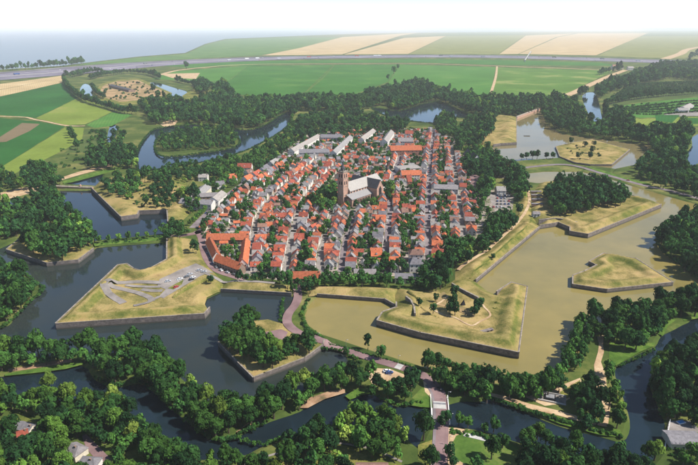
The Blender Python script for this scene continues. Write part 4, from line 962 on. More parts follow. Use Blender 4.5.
def scatter(poly, spacing, rad, t, area_, zt=8, excl=(), kinds=None, spread=.19, px=True, far=False, clear=None):
    pw = GP(poly, zt) if px else poly; a = np.array(pw); x0, y0 = a.min(0); x1, y1 = a.max(0)
    n = int((x1 - x0) * (y1 - y0) / spacing ** 2 * 7) + 20
    cell = {}
    X = np.array([TR.uniform(x0, x1) for _ in range(n)]); Y = np.array([TR.uniform(y0, y1) for _ in range(n)])
    ok = inpoly(X, Y, pw)
    wet = np.zeros(n, bool); isl = np.zeros(n, bool)
    for p in water_w[1:]: wet |= inpoly(X, Y, p)
    for p in isle_w: isl |= inpoly(X, Y, p)
    ok &= ~wet | isl
    for e in excl: ok &= ~inpoly(X, Y, GP(e, 1.2))
    for x, y in zip(X[ok], Y[ok]):
        c = (int(x // spacing), int(y // spacing)); bad = False
        for i in (-1, 0, 1):
            for j in (-1, 0, 1):
                for q in cell.get((c[0] + i, c[1] + j), ()):
                    if (q[0] - x) ** 2 + (q[1] - y) ** 2 < spacing ** 2: bad = True
        if bad: continue
        cell.setdefault(c, []).append((x, y))
        add_tree(x, y, rad * TR.uniform(.68, 1.28), t + TR.uniform(-spread, spread) + (TR.uniform(.2, .4) if TR.random() < .10 else 0), area_, TR.choice(kinds) if kinds else None)
def row(pts, step, rad, t, area_, zt=7, kinds=None, jit=.8, spread=.1):
    line = resample(smooth(GP(pts, zt), False, 6), 1.0); d = 0; nxt = 0
    for a, b in zip(line, line[1:]):
        d += math.hypot(b[0] - a[0], b[1] - a[1])
        if d >= nxt:
            add_tree(b[0] + TR.uniform(-jit, jit), b[1] + TR.uniform(-jit, jit), rad * TR.uniform(.85, 1.15), t + TR.uniform(-spread, spread), area_, TR.choice(kinds) if kinds else None); nxt = d + step * TR.uniform(.9, 1.1)
def single(px, py, rad, t, area_, kind=None, zt=None):
    x, y = G(px, py, rad * 1.2 if zt is None else zt); add_tree(x, y, rad, t, area_, kind)
def shrubs(poly, n, rad, t, z=1.0, line=False):
    if line:
        L = resample(smooth(GP(poly, z), False, 5), max(.5, rad * 1.1))
        for x, y in L: SHRUBS.append((x + TR.uniform(-.5, .5) * rad, y + TR.uniform(-.5, .5) * rad, rad * TR.uniform(.7, 1.3), t + TR.uniform(-.15, .15)))
        return
    pw = GP(poly, z); a = np.array(pw); c = 0; tr = 0
    while c < n and tr < n * 60:
        tr += 1
        x, y = TR.uniform(a[:, 0].min(), a[:, 0].max()), TR.uniform(a[:, 1].min(), a[:, 1].max())
        if inpoly([x], [y], pw)[0]: SHRUBS.append((x, y, rad * TR.uniform(.6, 1.4), t + TR.uniform(-.15, .15))); c += 1

B1 = 'in the thick belt between dark moat and canal'
scatter([(-60, 345), (0, 344), (60, 342), (120, 337), (148, 335), (165, 341), (190, 366), (215, 390), (234, 399), (240, 412), (226, 428), (208, 432), (190, 420), (168, 402), (150, 388), (130, 380), (112, 380), (98, 374), (92, 362), (60, 355), (0, 362), (-60, 365)],
        5.4, 4.9, .24, B1, kinds=[0, 1, 2, 3])
scatter([(234, 398), (262, 389), (300, 377), (318, 374), (330, 380), (320, 392), (290, 406), (262, 414), (243, 420)], 5.2, 4.7, .28, 'on the canal bank below the road ravelin', kinds=[0, 1, 2, 3])
scatter([(328, 376), (342, 367), (362, 372), (368, 386), (345, 386), (332, 390)], 5.2, 4.6, .16, 'in the dark clump left of the gravel yard', kinds=[0, 1, 2, 3])
scatter([(221, 343), (228, 328), (244, 318), (256, 320), (262, 332), (258, 346), (285, 346), (294, 341), (306, 343), (314, 349), (300, 357), (270, 366), (248, 362), (232, 350)], 5.2, 4.5, .3, 'on the wooded ravelin with the plaza', zt=6, excl=[[(258, 338), (266, 333), (281, 330), (290, 334), (285, 343), (272, 346)]], kinds=[0, 1, 2, 3])
RB = 'beside the road bend and gravel yard'
for px, py, r_, t_, k_ in ((368, 346, 3.2, .1, 4), (381, 355, 3.6, .25, 0), (346, 353, 2.6, .25, 1), (371, 372, 4.0, .3, 2), (378, 384, 4.4, .12, 0), (397, 388, 4.8, .08, 1), (411, 386, 4.6, .08, 3), (416, 377, 3.6, .1, 2), (408, 378, 3.8, .12, 0), (388, 392, 4.2, .15, 1),
                           (428, 363, 3.0, .3, 4), (405, 396, 3.6, .15, 2), (372, 392, 3.6, .2, 1)): single(px, py, r_, t_, RB, k_)
RN = 'in the double row along the brown moat'
row([(427, 364), (441, 361), (455, 365), (469, 368.5), (482, 370), (493, 373), (505, 378), (517, 381), (530, 380), (542, 378), (553, 374), (564, 367)], 5.2, 4.3, .2, RN, kinds=[0, 1, 2, 3], jit=.5)
row([(432, 374), (447, 377), (462, 378), (474, 378), (486, 382)], 5.6, 4.0, .26, RN, kinds=[0, 1, 2, 3])
row([(464, 385), (480, 391), (494, 392)], 5.6, 3.8, .3, RN, kinds=[0, 1, 2, 3])
row([(508, 385), (530, 385), (548, 382), (560, 376)], 5.2, 4.1, .18, RN, kinds=[0, 1, 2, 3])
scatter([(436, 372), (455, 374), (480, 380), (500, 384), (520, 387), (545, 384), (562, 374), (560, 384), (540, 391), (515, 391), (492, 390), (462, 386), (440, 382)], 5.0, 4.2, .2, RN, zt=7, kinds=[0, 1, 2, 3])
RE = 'in the grove east of the brown moat'
row([(566, 360), (572, 348), (576, 338), (578, 328), (582, 318)], 5.4, 4.0, .3, RE, kinds=[0, 1, 2, 3])
row([(576, 362), (582, 350), (587, 338), (588, 328)], 6, 3.8, .22, RE, kinds=[0, 1, 2, 3])
scatter([(582, 318), (592, 304), (620, 299), (660, 294), (698, 289), (760, 280), (760, 300), (698, 308), (676, 308), (668, 316), (657, 330), (655, 339), (640, 341), (614, 339), (604, 330), (596, 330), (588, 326)], 5.8, 5.0, .16, RE, kinds=[0, 1, 2, 3])
scatter([(580, 384), (594, 383), (602, 398), (600, 416), (586, 419), (578, 404)], 5.5, 4.4, .06, 'in the dark clump beside the promenade path', kinds=[0, 1, 2])
scatter([(606, 368), (614, 372), (621, 395), (628, 410), (627, 428), (613, 425), (608, 405)], 5.5, 3.4, .34, 'on the promontory bank of the wide canal', zt=4, kinds=[0, 1, 2, 3])
RF = 'in the dense wood on the far canal bank'
scatter([(654, 362), (668, 351), (685, 346), (698, 338), (760, 318), (780, 400), (698, 413), (680, 410), (665, 407), (656, 398), (652, 385)], 5.2, 4.7, .14, RF, kinds=[0, 1, 4, 4, 5, 2], spread=.16)
scatter([(656, 238), (668, 222), (685, 212), (720, 202), (860, 210), (860, 320), (698, 272), (680, 260), (665, 250)], 6.4, 5.6, .12, 'on the wooded island at the right edge', kinds=[0, 1, 2, 3])
scatter([(-60, 262), (0, 263), (20, 270), (34, 282), (39, 291), (24, 306), (5, 321), (-60, 342)], 5.8, 5.1, .16, 'on the wooded point at the left edge', kinds=[0, 1, 2, 3])
scatter([(24, 240), (35, 230), (60, 225), (80, 228), (88, 238), (86, 246), (76, 249), (62, 255), (48, 256), (32, 250)], 6.6, 5.6, .12, 'on the left island ravelin', zt=9, kinds=[0, 1, 2, 3, 4])
L3 = 'in the wood on the left moat bank'
scatter([(-60, 206), (0, 204), (30, 201), (40, 195), (58, 197), (63, 208), (76, 215), (90, 226), (96, 240), (86, 243), (62, 228), (50, 221), (30, 224), (5, 234), (-60, 240)], 7, 5.6, .14, L3)
scatter([(18, 185), (25, 172), (35, 164), (55, 168), (60, 180), (52, 194), (35, 188)], 9, 5.6, .12, L3, kinds=[0, 1, 4, 2])
scatter([(-60, 195), (-40, 175), (0, 168), (12, 176), (14, 186), (0, 190)], 9, 5.4, .12, L3)
scatter([(88, 165), (92, 152), (110, 145), (130, 147), (140, 156), (136, 164), (110, 166)], 9, 6, .1, 'in the clump above the blue moat')
scatter([(102, 187), (113, 179), (140, 175), (138, 188), (129, 198), (112, 195)], 8, 5, .14, 'on the overgrown left bastion')
scatter([(152, 195), (156, 184), (166, 180), (173, 188), (169, 198)], 8, 5, .1, 'on the overgrown left bastion')
scatter([(180, 197), (188, 189), (198, 193), (200, 204), (190, 208)], 8, 5.4, .08, 'in front of the school')
scatter([(136, 176), (142, 166), (165, 165), (190, 160), (206, 163), (203, 172), (180, 177), (160, 175), (150, 178)], 7.5, 4.2, .14, 'on the far side of the left bastion', zt=11)
scatter([(205, 172), (206, 158), (225, 155), (242, 153), (258, 146), (276, 136), (284, 130), (292, 118), (300, 120), (300, 134), (284, 147), (268, 160), (258, 168), (254, 160), (236, 161), (230, 170)], 7.8, 4.6, .22, 'between the town and the north moat', zt=12)
scatter([(160, 136), (190, 128), (228, 127), (238, 137), (233, 144), (205, 147), (162, 149)], 7.5, 4.4, .2, 'on the wooded island in the north moat', zt=6)
scatter([(190, 102), (222, 92), (232, 99), (285, 99), (300, 96), (360, 97), (380, 89), (420, 81), (445, 91), (480, 98), (540, 98), (556, 96), (576, 101), (584, 118), (600, 126), (640, 131), (690, 126), (690, 150), (682, 162), (660, 155), (650, 143), (600, 136), (562, 131), (545, 124), (541, 108), (515, 114), (468, 111), (440, 100), (425, 100), (405, 108), (385, 102), (360, 108), (300, 108), (285, 118), (240, 127), (200, 122), (176, 118)],
        11, 7.6, .13, 'in the far belt beyond the moat', zt=9)
scatter([(296, 128), (300, 117), (330, 111), (360, 113), (385, 119), (412, 121), (402, 129), (372, 130), (345, 131), (320, 134), (302, 141)], 10.5, 6.2, .08, 'behind the barracks')
scatter([(386, 108), (415, 98), (437, 104), (433, 114), (416, 119), (400, 114)], 10, 6.4, .1, 'on the far island', zt=6)
scatter([(636, 172), (648, 157), (668, 149), (684, 151), (690, 168), (700, 164), (800, 170), (820, 225), (698, 194), (680, 189), (660, 183)], 9.5, 6.2, .12, 'in the wood beside the causeway end')
CB = 'in the grove on the right-hand bastion'
scatter([(545, 191), (553, 183), (572, 178), (590, 179), (606, 185), (618, 187), (628, 195), (620, 202), (602, 201), (588, 206), (572, 210), (558, 210), (549, 203)], 6.4, 5.9, .08, CB, zt=11, kinds=[0, 1, 2, 3])
ES = 'along the inner edge of the right rampart'
for pg in ([(421, 272), (430, 262), (446, 262), (450, 274), (437, 287), (424, 287)], [(446, 247), (458, 240), (472, 244), (470, 256), (456, 260)], [(474, 243), (486, 235), (491, 243), (481, 250)], [(484, 233), (498, 225), (505, 232), (496, 241)],
           [(486, 222), (500, 214), (513, 216), (512, 228), (500, 232)], [(508, 190), (510, 165), (524, 168), (527, 192), (518, 199)], [(460, 162), (470, 150), (488, 148), (506, 163), (508, 174), (490, 172), (474, 171)], [(478, 186), (480, 172), (490, 174), (492, 190), (484, 196)]):
    scatter(pg, 6.2, 5.3, .1, ES, kinds=[0, 1, 2, 3])
for px, py, r_ in ((467, 262, 5.2), (519, 213, 5.0), (470, 175, 5), (452, 178, 4)): single(px, py, r_, .06, ES, 0)
RT = 'in the row behind the town gate ramparts'
scatter([(287, 280), (296, 276), (312, 276), (320, 281), (318, 286), (306, 287), (300, 283), (293, 288), (288, 287)], 6.0, 4.6, .05, RT, kinds=[0, 1, 2])
row([(322, 281), (335, 281), (350, 281), (365, 281), (380, 279), (392, 281)], 6.4, 4.9, .26, RT, kinds=[0, 1, 2, 3])
row([(326, 277), (345, 276), (365, 276), (384, 274)], 7.5, 4.4, .24, RT, kinds=[0, 1, 2, 3])
row([(400, 281), (412, 281), (424, 281)], 6.5, 3.6, .16, RT, kinds=[0, 1, 2])
row([(238, 277), (248, 277), (258, 277)], 5.5, 3.6, .06, RT, kinds=[0, 1, 2])
row([(262, 276), (272, 276), (284, 277)], 5.5, 4.6, .06, RT, kinds=[0, 1, 2])
single(196, 252, 4.4, .14, 'on the car-park bastion', 4); single(193, 250, 3.6, .14, 'on the car-park bastion', 4); single(211, 284, 3.0, .08, 'on the car-park bastion', 1)
BB = 'on the bare bastion in the brown moat'
for px, py, r_ in ((433, 313, 3.0), (453, 309, 4.4), (455, 313, 4.2), (450, 312, 3.6), (454, 296, 4.0), (474, 315, 3.6), (479, 309, 4.0), (477, 312, 3.6), (493, 258, 2.4), (489, 250, 2.0), (436, 300, 2.4), (419, 305, 2.4)): single(px, py, r_, .1, BB, 0, zt=6)
scatter([(454, 136), (468, 118), (488, 110), (496, 116), (492, 132), (484, 140), (470, 150), (458, 150)], 9, 6, .1, 'beside the small upper bastion')
scatter([(435, 122), (445, 112), (455, 118), (455, 134), (440, 134)], 9, 6, .12, 'beside the small upper bastion')
for px, py in ((571, 143), (585, 146), (594, 145), (592, 152), (578, 158), (590, 158)): single(px, py, 4.6, .1, 'on the upper right island ravelin', 0, zt=5)
row([(522, 156), (530, 155), (538, 155)], 8, 4.6, .12, 'along the causeway to the ravelin', kinds=[0, 1]); row([(546, 155), (553, 155)], 8, 4.2, .12, 'along the causeway to the ravelin', kinds=[0, 1])
row([(98, 240), (110, 239), (122, 238), (132, 237), (144, 236), (157, 234), (164, 232)], 8, 3.0, .4, 'on the narrow causeway between the left moats', zt=4, kinds=[0, 4])
scatter([(160, 238), (164, 226), (176, 222), (186, 228), (182, 236)], 7, 4.6, .12, 'beside the left bastion road')
row([(190, 224), (202, 213), (212, 204), (222, 196)], 6, 2.4, .4, 'in the clipped row along the avenue', zt=3, kinds=[0], jit=.3)
row([(204, 226), (216, 214), (228, 203), (238, 192), (246, 185)], 7, 3.6, .05, 'in the dark row along the avenue', zt=4, kinds=[0, 1])
# foreground
FL = 'in the garden wood at the lower left'
EXC = [[(-10, 420), (18, 412), (52, 418), (48, 430), (42, 446), (26, 450), (10, 436), (-10, 440)], [(66, 444), (82, 436), (84, 432), (100, 446), (116, 462), (116, 480), (74, 480), (68, 456)], [(105, 432), (116, 430), (118, 446), (106, 446)], [(126, 452), (140, 447), (150, 450), (148, 480), (126, 480)]]
scatter([(-50, 396), (0, 394), (20, 392), (40, 390), (60, 394), (85, 398), (100, 400), (128, 402), (142, 424), (162, 440), (182, 450), (205, 458), (240, 458), (244, 480), (-50, 500)], 4.6, 4.1, .3, FL, zt=6, excl=EXC, spread=.26)
for px, py, r_, t_ in ((49, 384, 4.6, .62), (112, 400, 4.4, .72), (118, 404, 4.4, .66), (132, 430, 4.6, .72), (88, 402, 3.8, .5)): single(px, py, r_, t_, FL, 0)
FM = 'in the park at the bottom centre'
for pg, t_ in (([(281, 440), (300, 430), (316, 425), (334, 432), (330, 446), (304, 450), (282, 450)], .16), ([(338, 424), (350, 414), (366, 414), (382, 416), (397, 419), (405, 430), (404, 446), (394, 458), (372, 452), (356, 444), (342, 440)], .44),
           ([(240, 468), (290, 456), (330, 452), (346, 462), (346, 500), (240, 500)], .24)):
    scatter(pg, 4.7, 4.0, t_, FM, zt=6, spread=.2)
for px, py, r_, t_ in ((352, 415, 3.8, .62), (366, 415, 3.8, .55), (384, 418, 4.4, .55), (396, 427, 4.2, .62), (424, 430, 5.6, .28), (430, 462, 5, .15)): single(px, py, r_, t_, FM, 0)
FR = 'on the lawn bank right of the bridge'
for px, py, r_, t_ in ((446, 419, 3.6, .12), (459, 421, 3.2, .3), (468, 423, 2.8, .35), (494, 427, 3.2, .15), (485, 430, 2.4, .3), (492, 452, 4.4, .26), (503, 443, 3.4, .24), (450, 454, 3.2, .1), (452, 463, 2.8, .12), (477, 464, 3.2, .24), (442, 423, 3, .12)): single(px, py, r_, t_, FR, 0)
FQ = 'in the wood along the lower right canal bank'
scatter([(524, 434), (540, 426), (550, 438), (572, 440), (592, 446), (606, 456), (622, 452), (650, 462), (654, 500), (518, 500), (524, 456)], 4.7, 4.2, .16, FQ, zt=6, spread=.2)
for px, py, r_, t_ in ((538, 432, 4.2, .5), (656, 452, 4.2, .66), (648, 455, 3.8, .5), (576, 446, 4.2, .4), (620, 453, 3.4, .2)): single(px, py, r_, t_, FQ, 0)
FP = 'beside the grey-roofed waterside house'
for px, py, r_, t_ in ((676, 410, 5.0, .22), (695, 418, 4.2, .36), (664, 412, 2.6, .3), (692, 452, 3.6, .4), (700, 460, 3.6, .3), (684, 460, 3.0, .4)): single(px, py, r_, t_, FP, 0)
# far distance
FX = 'far off near the motorway'
scatter([(594, 90), (620, 79), (640, 71), (665, 63.5), (700, 63.5), (900, 66), (900, 84), (700, 80), (670, 77), (640, 83), (610, 91), (600, 97)], 15, 9, .1, FX)
row([(606, 103), (640, 97), (698, 92), (800, 88)], 12, 8, .06, FX); row([(604, 112), (618, 118), (630, 122)], 12, 7, .1, FX)
scatter([(604, 112), (622, 110), (636, 120), (628, 128), (608, 124)], 11, 7, .1, FX)
row([(-200, 80), (-60, 73.5), (0, 69.8), (40, 67), (70, 64.5), (84, 63)], 22, 12, .12, FX); row([(72, 63.4), (77, 62.6), (84, 62.6)], 20, 13, .1, FX)
row([(64, 80), (68, 87), (76, 94), (84, 99), (96, 103), (110, 107), (124, 111), (138, 112)], 11, 7.5, .12, FX); row([(90, 78), (110, 74), (130, 72), (150, 74), (160, 78)], 14, 8.5, .1, FX)
row([(66, 76), (76, 75), (90, 72), (104, 71)], 13, 9, .1, FX); row([(92, 86), (96, 92), (104, 97)], 12, 7, .12, FX)
scatter([(140, 104), (150, 98), (175, 100), (190, 104), (186, 112), (176, 120), (150, 122), (146, 112)], 12, 7.5, .12, FX); scatter([(194, 84), (200, 80), (210, 84), (206, 92), (196, 92)], 12, 8, .1, FX)
scatter([(212, 92), (222, 82), (228, 88), (234, 98), (220, 100)], 12, 8.5, .1, FX); row([(176, 80), (190, 83), (205, 84), (218, 88)], 13, 7, .1, FX)
single(186, 65, 16, .1, FX, 0); single(394, 71, 12, .3, FX, 0); single(398, 67.5, 9, .2, FX, 0); single(388, 78, 8, .2, FX, 0); single(162, 112, 13, .04, FX, 4, 14); single(163, 117, 12, .04, FX, 4, 12); single(153, 89, 10, .06, FX, 0)
row([(70, 130), (78, 148)], 30, 6, .2, FX); scatter([(100, 134), (118, 128), (126, 134), (120, 148), (106, 146)], 16, 5.5, .16, FX); row([(600, 74), (606, 72), (616, 71), (622, 68)], 40, 11, .1, FX)
row([(690, 58), (700, 56), (760, 54)], 26, 14, .1, FX); row([(586, 92), (578, 94)], 14, 9, .08, FX); row([(612, 81), (604, 84)], 18, 8, .1, FX)
# shrubs and hedges
for ol in (NORTHW_ISLE, NORTHW, NORTH): shrubs(list(ol) + [ol[0]], 0, 2.0, .16, line=True)
shrubs([(0, 263.5), (20, 270.5), (35, 282.5), (43, 290), (30, 303), (15, 318), (0, 329)], 0, 1.8, .25, line=True); shrubs([(656, 241), (665, 254), (680, 264.5), (698, 278)], 0, 2.2, .14, line=True)
shrubs([(94, 378), (115, 386.5), (140, 382.5), (155, 390.5), (170, 406.5), (190, 422.5), (207, 436.5), (225, 440.5), (240, 434.5), (268, 421.5)], 0, 1.9, .2, line=True); shrubs([(380, 398), (398, 405), (420, 403)], 0, 1.5, .3, line=True)
for pg in ([(290, 200), (300, 196), (310, 205), (302, 212)], [(230, 215), (250, 205), (256, 216), (240, 224)], [(318, 226), (330, 224), (332, 234), (320, 236)], [(396, 226), (410, 224), (420, 236), (404, 244)], [(436, 200), (450, 200), (452, 222), (438, 226)], [(362, 236), (376, 236), (380, 248), (364, 250)], [(270, 234), (284, 232), (282, 250), (270, 250)], [(436, 150), (446, 150), (448, 172), (438, 172)], [(400, 196), (416, 192), (420, 204), (404, 206)]):
    scatter(pg, 7, 3.4, .2, 'garden', zt=3)
shrubs([(492, 400), (520, 408), (550, 418), (580, 427), (605, 433), (620, 437)], 0, 1.6, .3, line=True); shrubs([(500, 402), (530, 413), (560, 421), (590, 430)], 0, 1.3, .2, line=True)
shrubs([(306, 338), (322, 343), (346, 348), (376, 357), (402, 364), (420, 370)], 0, .9, .25, line=True); shrubs([(303, 318), (305, 326), (314, 333), (322, 338)], 0, 1.5, .35, line=True); shrubs([(308, 300), (304, 308), (302, 316)], 0, 1.6, .3, line=True)
shrubs([(284, 300), (281, 312), (280, 322)], 0, 1.8, .2, line=True); shrubs([(322, 350), (334, 350), (350, 356), (362, 364)], 0, 1.6, .3, line=True)
shrubs([(560, 148), (575, 144), (600, 150), (600, 162), (575, 162)], 16, 2.2, .1); shrubs([(100, 240), (165, 236), (166, 240), (100, 245)], 60, 1.3, .32)
shrubs([(88, 130), (104, 130), (106, 148), (90, 152)], 40, 4, .25); shrubs([(112, 195), (130, 190), (180, 185), (165, 212), (140, 212)], 120, 2.0, .2); scatter([(142, 205), (160, 203), (178, 200), (172, 212), (150, 211)], 9, 3.6, .2, 'on the overgrown left bastion', zt=5); shrubs([(450, 430), (500, 438), (505, 442), (450, 434)], 30, 1.4, .3)
shrubs([(240, 440), (262, 446), (280, 440), (300, 433), (335, 427)], 0, 1.6, .3, line=True); shrubs([(0, 400), (40, 402), (90, 408), (124, 414), (144, 434), (164, 449)], 0, 1.6, .3, line=True); shrubs([(525, 443), (560, 453), (590, 463)], 0, 1.6, .25, line=True)
shrubs([(654, 372), (652, 386), (657, 400), (663, 416)], 0, 1.6, .25, line=True); shrubs([(667, 450), (682, 452), (698, 456)], 0, 1.2, .35, line=True); shrubs([(670, 456), (698, 462)], 0, 1.2, .35, line=True)
shrubs([(620, 366), (640, 357), (655, 350)], 0, 1.4, .35, line=True); shrubs([(488, 248), (492, 256), (500, 240), (484, 254)], 4, 2.4, .08)
for k_ in range(9):
    t_ = k_ / 8; shrubs([(610 + 2 * k_, 99 - 12.5 * t_ + 1), (650, 92 - 9 * t_ + .6), (700, 91 - 8.5 * t_), (780, 92 - 7 * t_)], 0, 4.2, .1 + .05 * (k_ % 3), line=True)
for k_ in range(5):
    t_ = k_ / 4; shrubs([(614, 112 - 3 * t_), (650, 115 - 9 * t_), (700, 112 - 11 * t_), (780, 110 - 8 * t_)], 0, 4.0, .12 + .06 * (k_ % 2), line=True)
for pg, n_ in (([(610, 86), (690, 82), (760, 84), (760, 94), (690, 92), (614, 100)], 60), ([(608, 106), (700, 100), (760, 102), (760, 110), (690, 113), (614, 112)], 60)): shrubs(pg, n_, 4.5, .2)
shrubs([(98, 94), (110, 84), (140, 81), (164, 94), (140, 101), (110, 102)], 60, 5, .15); shrubs([(60, 150), (84, 140), (104, 130), (130, 160), (90, 168), (62, 172)], 60, 3, .22)
# garden trees between the houses
scatter([(204, 186), (222, 174), (240, 170), (244, 174), (236, 184), (226, 190), (212, 194)], 8.5, 3.8, .24, 'behind the school', zt=4)
GT = GP(HOUSETOWN, 1.2); a = np.array(GT); n_g = 0
def garden(x, y, rad, t):
    add_tree(x, y, rad, t, 'garden', TR.choice([0, 1, 2, 3]))
tries = 0
while tries < 15000:
    tries += 1
    x = TR.uniform(a[:, 0].min(), a[:, 0].max()); y = TR.uniform(a[:, 1].min(), a[:, 1].max()); rad = TR.choice([1.3, 1.8, 2.3, 2.9, 3.6])
    if not inpoly([x], [y], GT)[0] or not free(x, y, rad * .55): continue
    if np.hypot(STP[:, 0] - x, STP[:, 1] - y).min() < 3.2 + rad * .5: continue
    if rad > 1.8: garden(x, y, rad, TR.uniform(.05, .45))
    else: SHRUBS.append((x, y, rad, TR.uniform(.05, .55)))
    OCC.append((x, y, rad * .75))
scatter([(310, 200), (318, 188), (332, 186), (337, 196), (336, 207), (320, 208)], 6, 4.6, .2, 'below the church tower'); scatter([(384, 183), (392, 183), (393, 194), (386, 196)], 6, 4.6, .2, 'right of the church')
row([(300, 207), (306, 198)], 6, 3, .1, 'garden'); scatter([(364, 262), (374, 257), (390, 257), (394, 265), (378, 267)], 6.5, 4.6, .3, 'garden'); scatter([(395, 262), (402, 257), (407, 264), (400, 268)], 6, 4, .12, 'garden')
scatter([(297, 252), (306, 246), (316, 252), (308, 258)], 6, 3.8, .2, 'garden'); scatter([(222, 244), (240, 244), (238, 256), (226, 254)], 5, 2.6, .25, 'garden'); single(434, 258, 3.4, .85, 'garden', 0)
for px, py in ((479, 187), (481, 196), (483, 204), (485, 178), (487, 212), (489, 219)): single(px, py, 4.4, .42, 'garden', 0)
row([(346, 228), (349, 219), (352, 211)], 7, 2.8, .1, 'garden'); row([(349, 258), (352, 246), (356, 234)], 9, 2.6, .15, 'garden')

# ---- build: the trees that show largest one by one, the rest as one mass
TH = height([t['x'] for t in TREES], [t['y'] for t in TREES])
for t, h in zip(TREES, TH):
    t['z'] = float(h); t['px'], t['py'] = P(t['x'], t['y'], t['z'] + t['r'])
    vis = -12 < t['px'] < 710 and t['py'] < 478
    t['s'] = t['r'] / math.hypot(t['y'], CAM_H) * (1 if vis else .001)
TREES.sort(key=lambda t: -t['s'])
N_IND = 300
ind, rest = TREES[:N_IND], TREES[N_IND:]
crown_me = [me_from('crown', V, F, T, M['leaf']) for V, F, T in NEARC]; trunk_me = [me_from('trunk', V, F, None, M['bark']) for V, F in TRK]
LEAFV = {}
def leaf_variant(t):                                  # species tone
    k = min(5, max(0, int(t * 7)))
    if k not in LEAFV:
        b_ = [(.015, .046, .014), (.025, .070, .016), (.040, .098, .018), (.066, .130, .020), (.11, .175, .028), (.165, .225, .04)][k]
        LEAFV[k] = leafmat('leaves_%s' % ['deep', 'dark', 'full', 'fresh', 'pale', 'lime'][k], [(0, tuple(x * .62 for x in b_)), (.35, b_), (.65, tuple(x * 1.5 for x in b_)), (1, tuple(x * 2.3 for x in b_))], .18)
    return k
CM = {}
def crown_for(k, v):
    if (k, v) not in CM:
        V, F, T = NEARC[k]; CM[(k, v)] = me_from('crown', V, F, T + .25, LEAFV[v])
    return CM[(k, v)]
byarea = {}
for t in ind: byarea.setdefault(t['a'], []).append(t)
for ar, L in byarea.items():
    L.sort(key=lambda t: t['px'])
    for i, t in enumerate(L): t['n'] = i + 1
for t in ind:
    o = empty('broadleaf_tree' if t['k'] < 4 else 'slender_tree' if t['k'] == 4 else 'conifer', (t['x'], t['y'], t['z'] - .1), t['rot']); r_ = t['r']
    o.scale = (r_, r_, r_ * t['sq'])
    ar = t['a'] if t['a'] != 'garden' else 'among the town gardens'
    tag(o, '%s %s, %s from left %s' % (tone(t['t']), 'tree' if t['k'] < 4 else 'slender tree' if t['k'] == 4 else 'conifer', ordinal(t['n']), ar), 'tree', 'trees ' + ar)
    link('trunk', trunk_me[t['k'] % 3], o); link('crown', crown_for(t['k'], leaf_variant(t['t'])), o, (0, 0, ZLIFT[KINDS[t['k']]]))
def joined_plants(name, items, label, cat):
    VV = []; FF = []; TT = []; MI = []; n = 0
    for (V, F, T, x, y, z, r_, sq, rot, t, mi) in items:
        c, s = math.cos(rot), math.sin(rot)
        W = np.column_stack([x + (V[:, 0] * c - V[:, 1] * s) * r_, y + (V[:, 0] * s + V[:, 1] * c) * r_, z + V[:, 2] * r_ * sq])
        VV.append(W); FF.append(np.asarray(F) + n); TT.append(T + t); MI.append(np.full(len(F), mi)); n += len(V)
    VV = np.concatenate(VV); TT = np.concatenate(TT); FF = np.concatenate(FF); MI = np.concatenate(MI)
    me = bpy.data.meshes.new(name); me.vertices.add(len(VV)); me.vertices.foreach_set('co', VV.astype(np.float32).ravel())
    me.loops.add(FF.size); me.loops.foreach_set('vertex_index', FF.astype(np.int32).ravel())
    me.polygons.add(len(FF)); me.polygons.foreach_set('loop_start', np.arange(0, FF.size, 4, dtype=np.int32)); me.polygons.foreach_set('material_index', MI.astype(np.int32))
    for k in range(6): leaf_variant(k / 7 + .01); me.materials.append(LEAFV[k])
    me.materials.append(M['bark'])
    at = me.attributes.new('tint', 'FLOAT', 'POINT'); at.data.foreach_set('value', TT.astype(np.float32))
    me.update(); me.validate()
    return tag(link(name, me), label, cat, kind='stuff')
items = []
STEM = []
stv, stf = trunk_geo(1, .9, .08, 5)
for t in rest:
    V, F, T = MIDC[t['k']]; v = leaf_variant(t['t'])
    items.append((V, F, T, t['x'], t['y'], t['z'] + ZLIFT[KINDS[t['k']]] * t['r'] - .1, t['r'], t['sq'], t['rot'], TR.uniform(.1, .6), v))
    items.append((stv, np.array(stf[:5]), np.zeros(len(stv)), t['x'], t['y'], t['z'] - .1, t['r'], 1, t['rot'], 0, 6))
joined_plants('woodland', items, 'dark green tree masses of the farther woods, moat banks and town gardens', 'woodland')
sh = height([s[0] for s in SHRUBS], [s[1] for s in SHRUBS])
items = [(*SHRUBC[i % 3], s[0], s[1], float(h), s[2], 1, TR.uniform(0, 6), TR.uniform(.1, .6), leaf_variant(s[3])) for i, (s, h) in enumerate(zip(SHRUBS, sh))]
joined_plants('shrubbery', items, 'low green bushes and hedges on banks, orchards and in gardens', 'shrubs')
print('TREES', len(TREES), 'SHRUBS', len(SHRUBS), 'houses', len(SPEC))

# ------------------------------------------------------------------ bridge, dams, small buildings
def frame(a, b, za=1.2):
    p, q = G(*a, za), G(*b, za); return p, math.hypot(q[0] - p[0], q[1] - p[1]), math.atan2(q[1] - p[1], q[0] - p[0])
p, L, an = frame((439, 396), (441, 424))
br = empty('road_bridge', (p[0], p[1], 0), an); tag(br, 'pale road bridge with white railings over the foreground canal', 'bridge')
MB().box(0, L, -4.6, 4.6, .55, 1.22).build('deck', M['concrete'], br)
MB().box(L * .22, L * .48, -3.2, 3.2, 1.40, 1.48).build('deck_panel', M['concrete'], br)
MB().box(L * .27, L * .33, -3.3, 3.3, 1.482, 1.56).build('deck_joint', M['metal'], br)
for s in (-1, 1):
    MB().box(0, L, *sorted((s * 4.35, s * 4.6)), 2.05, 2.2).build('railing', M['white'], br)
    for k in range(13):
        MB().box(k * L / 12 - .1, k * L / 12 + .1, *sorted((s * 4.36, s * 4.58)), 1.223, 2.049).build('rail_post', M['white'], br)
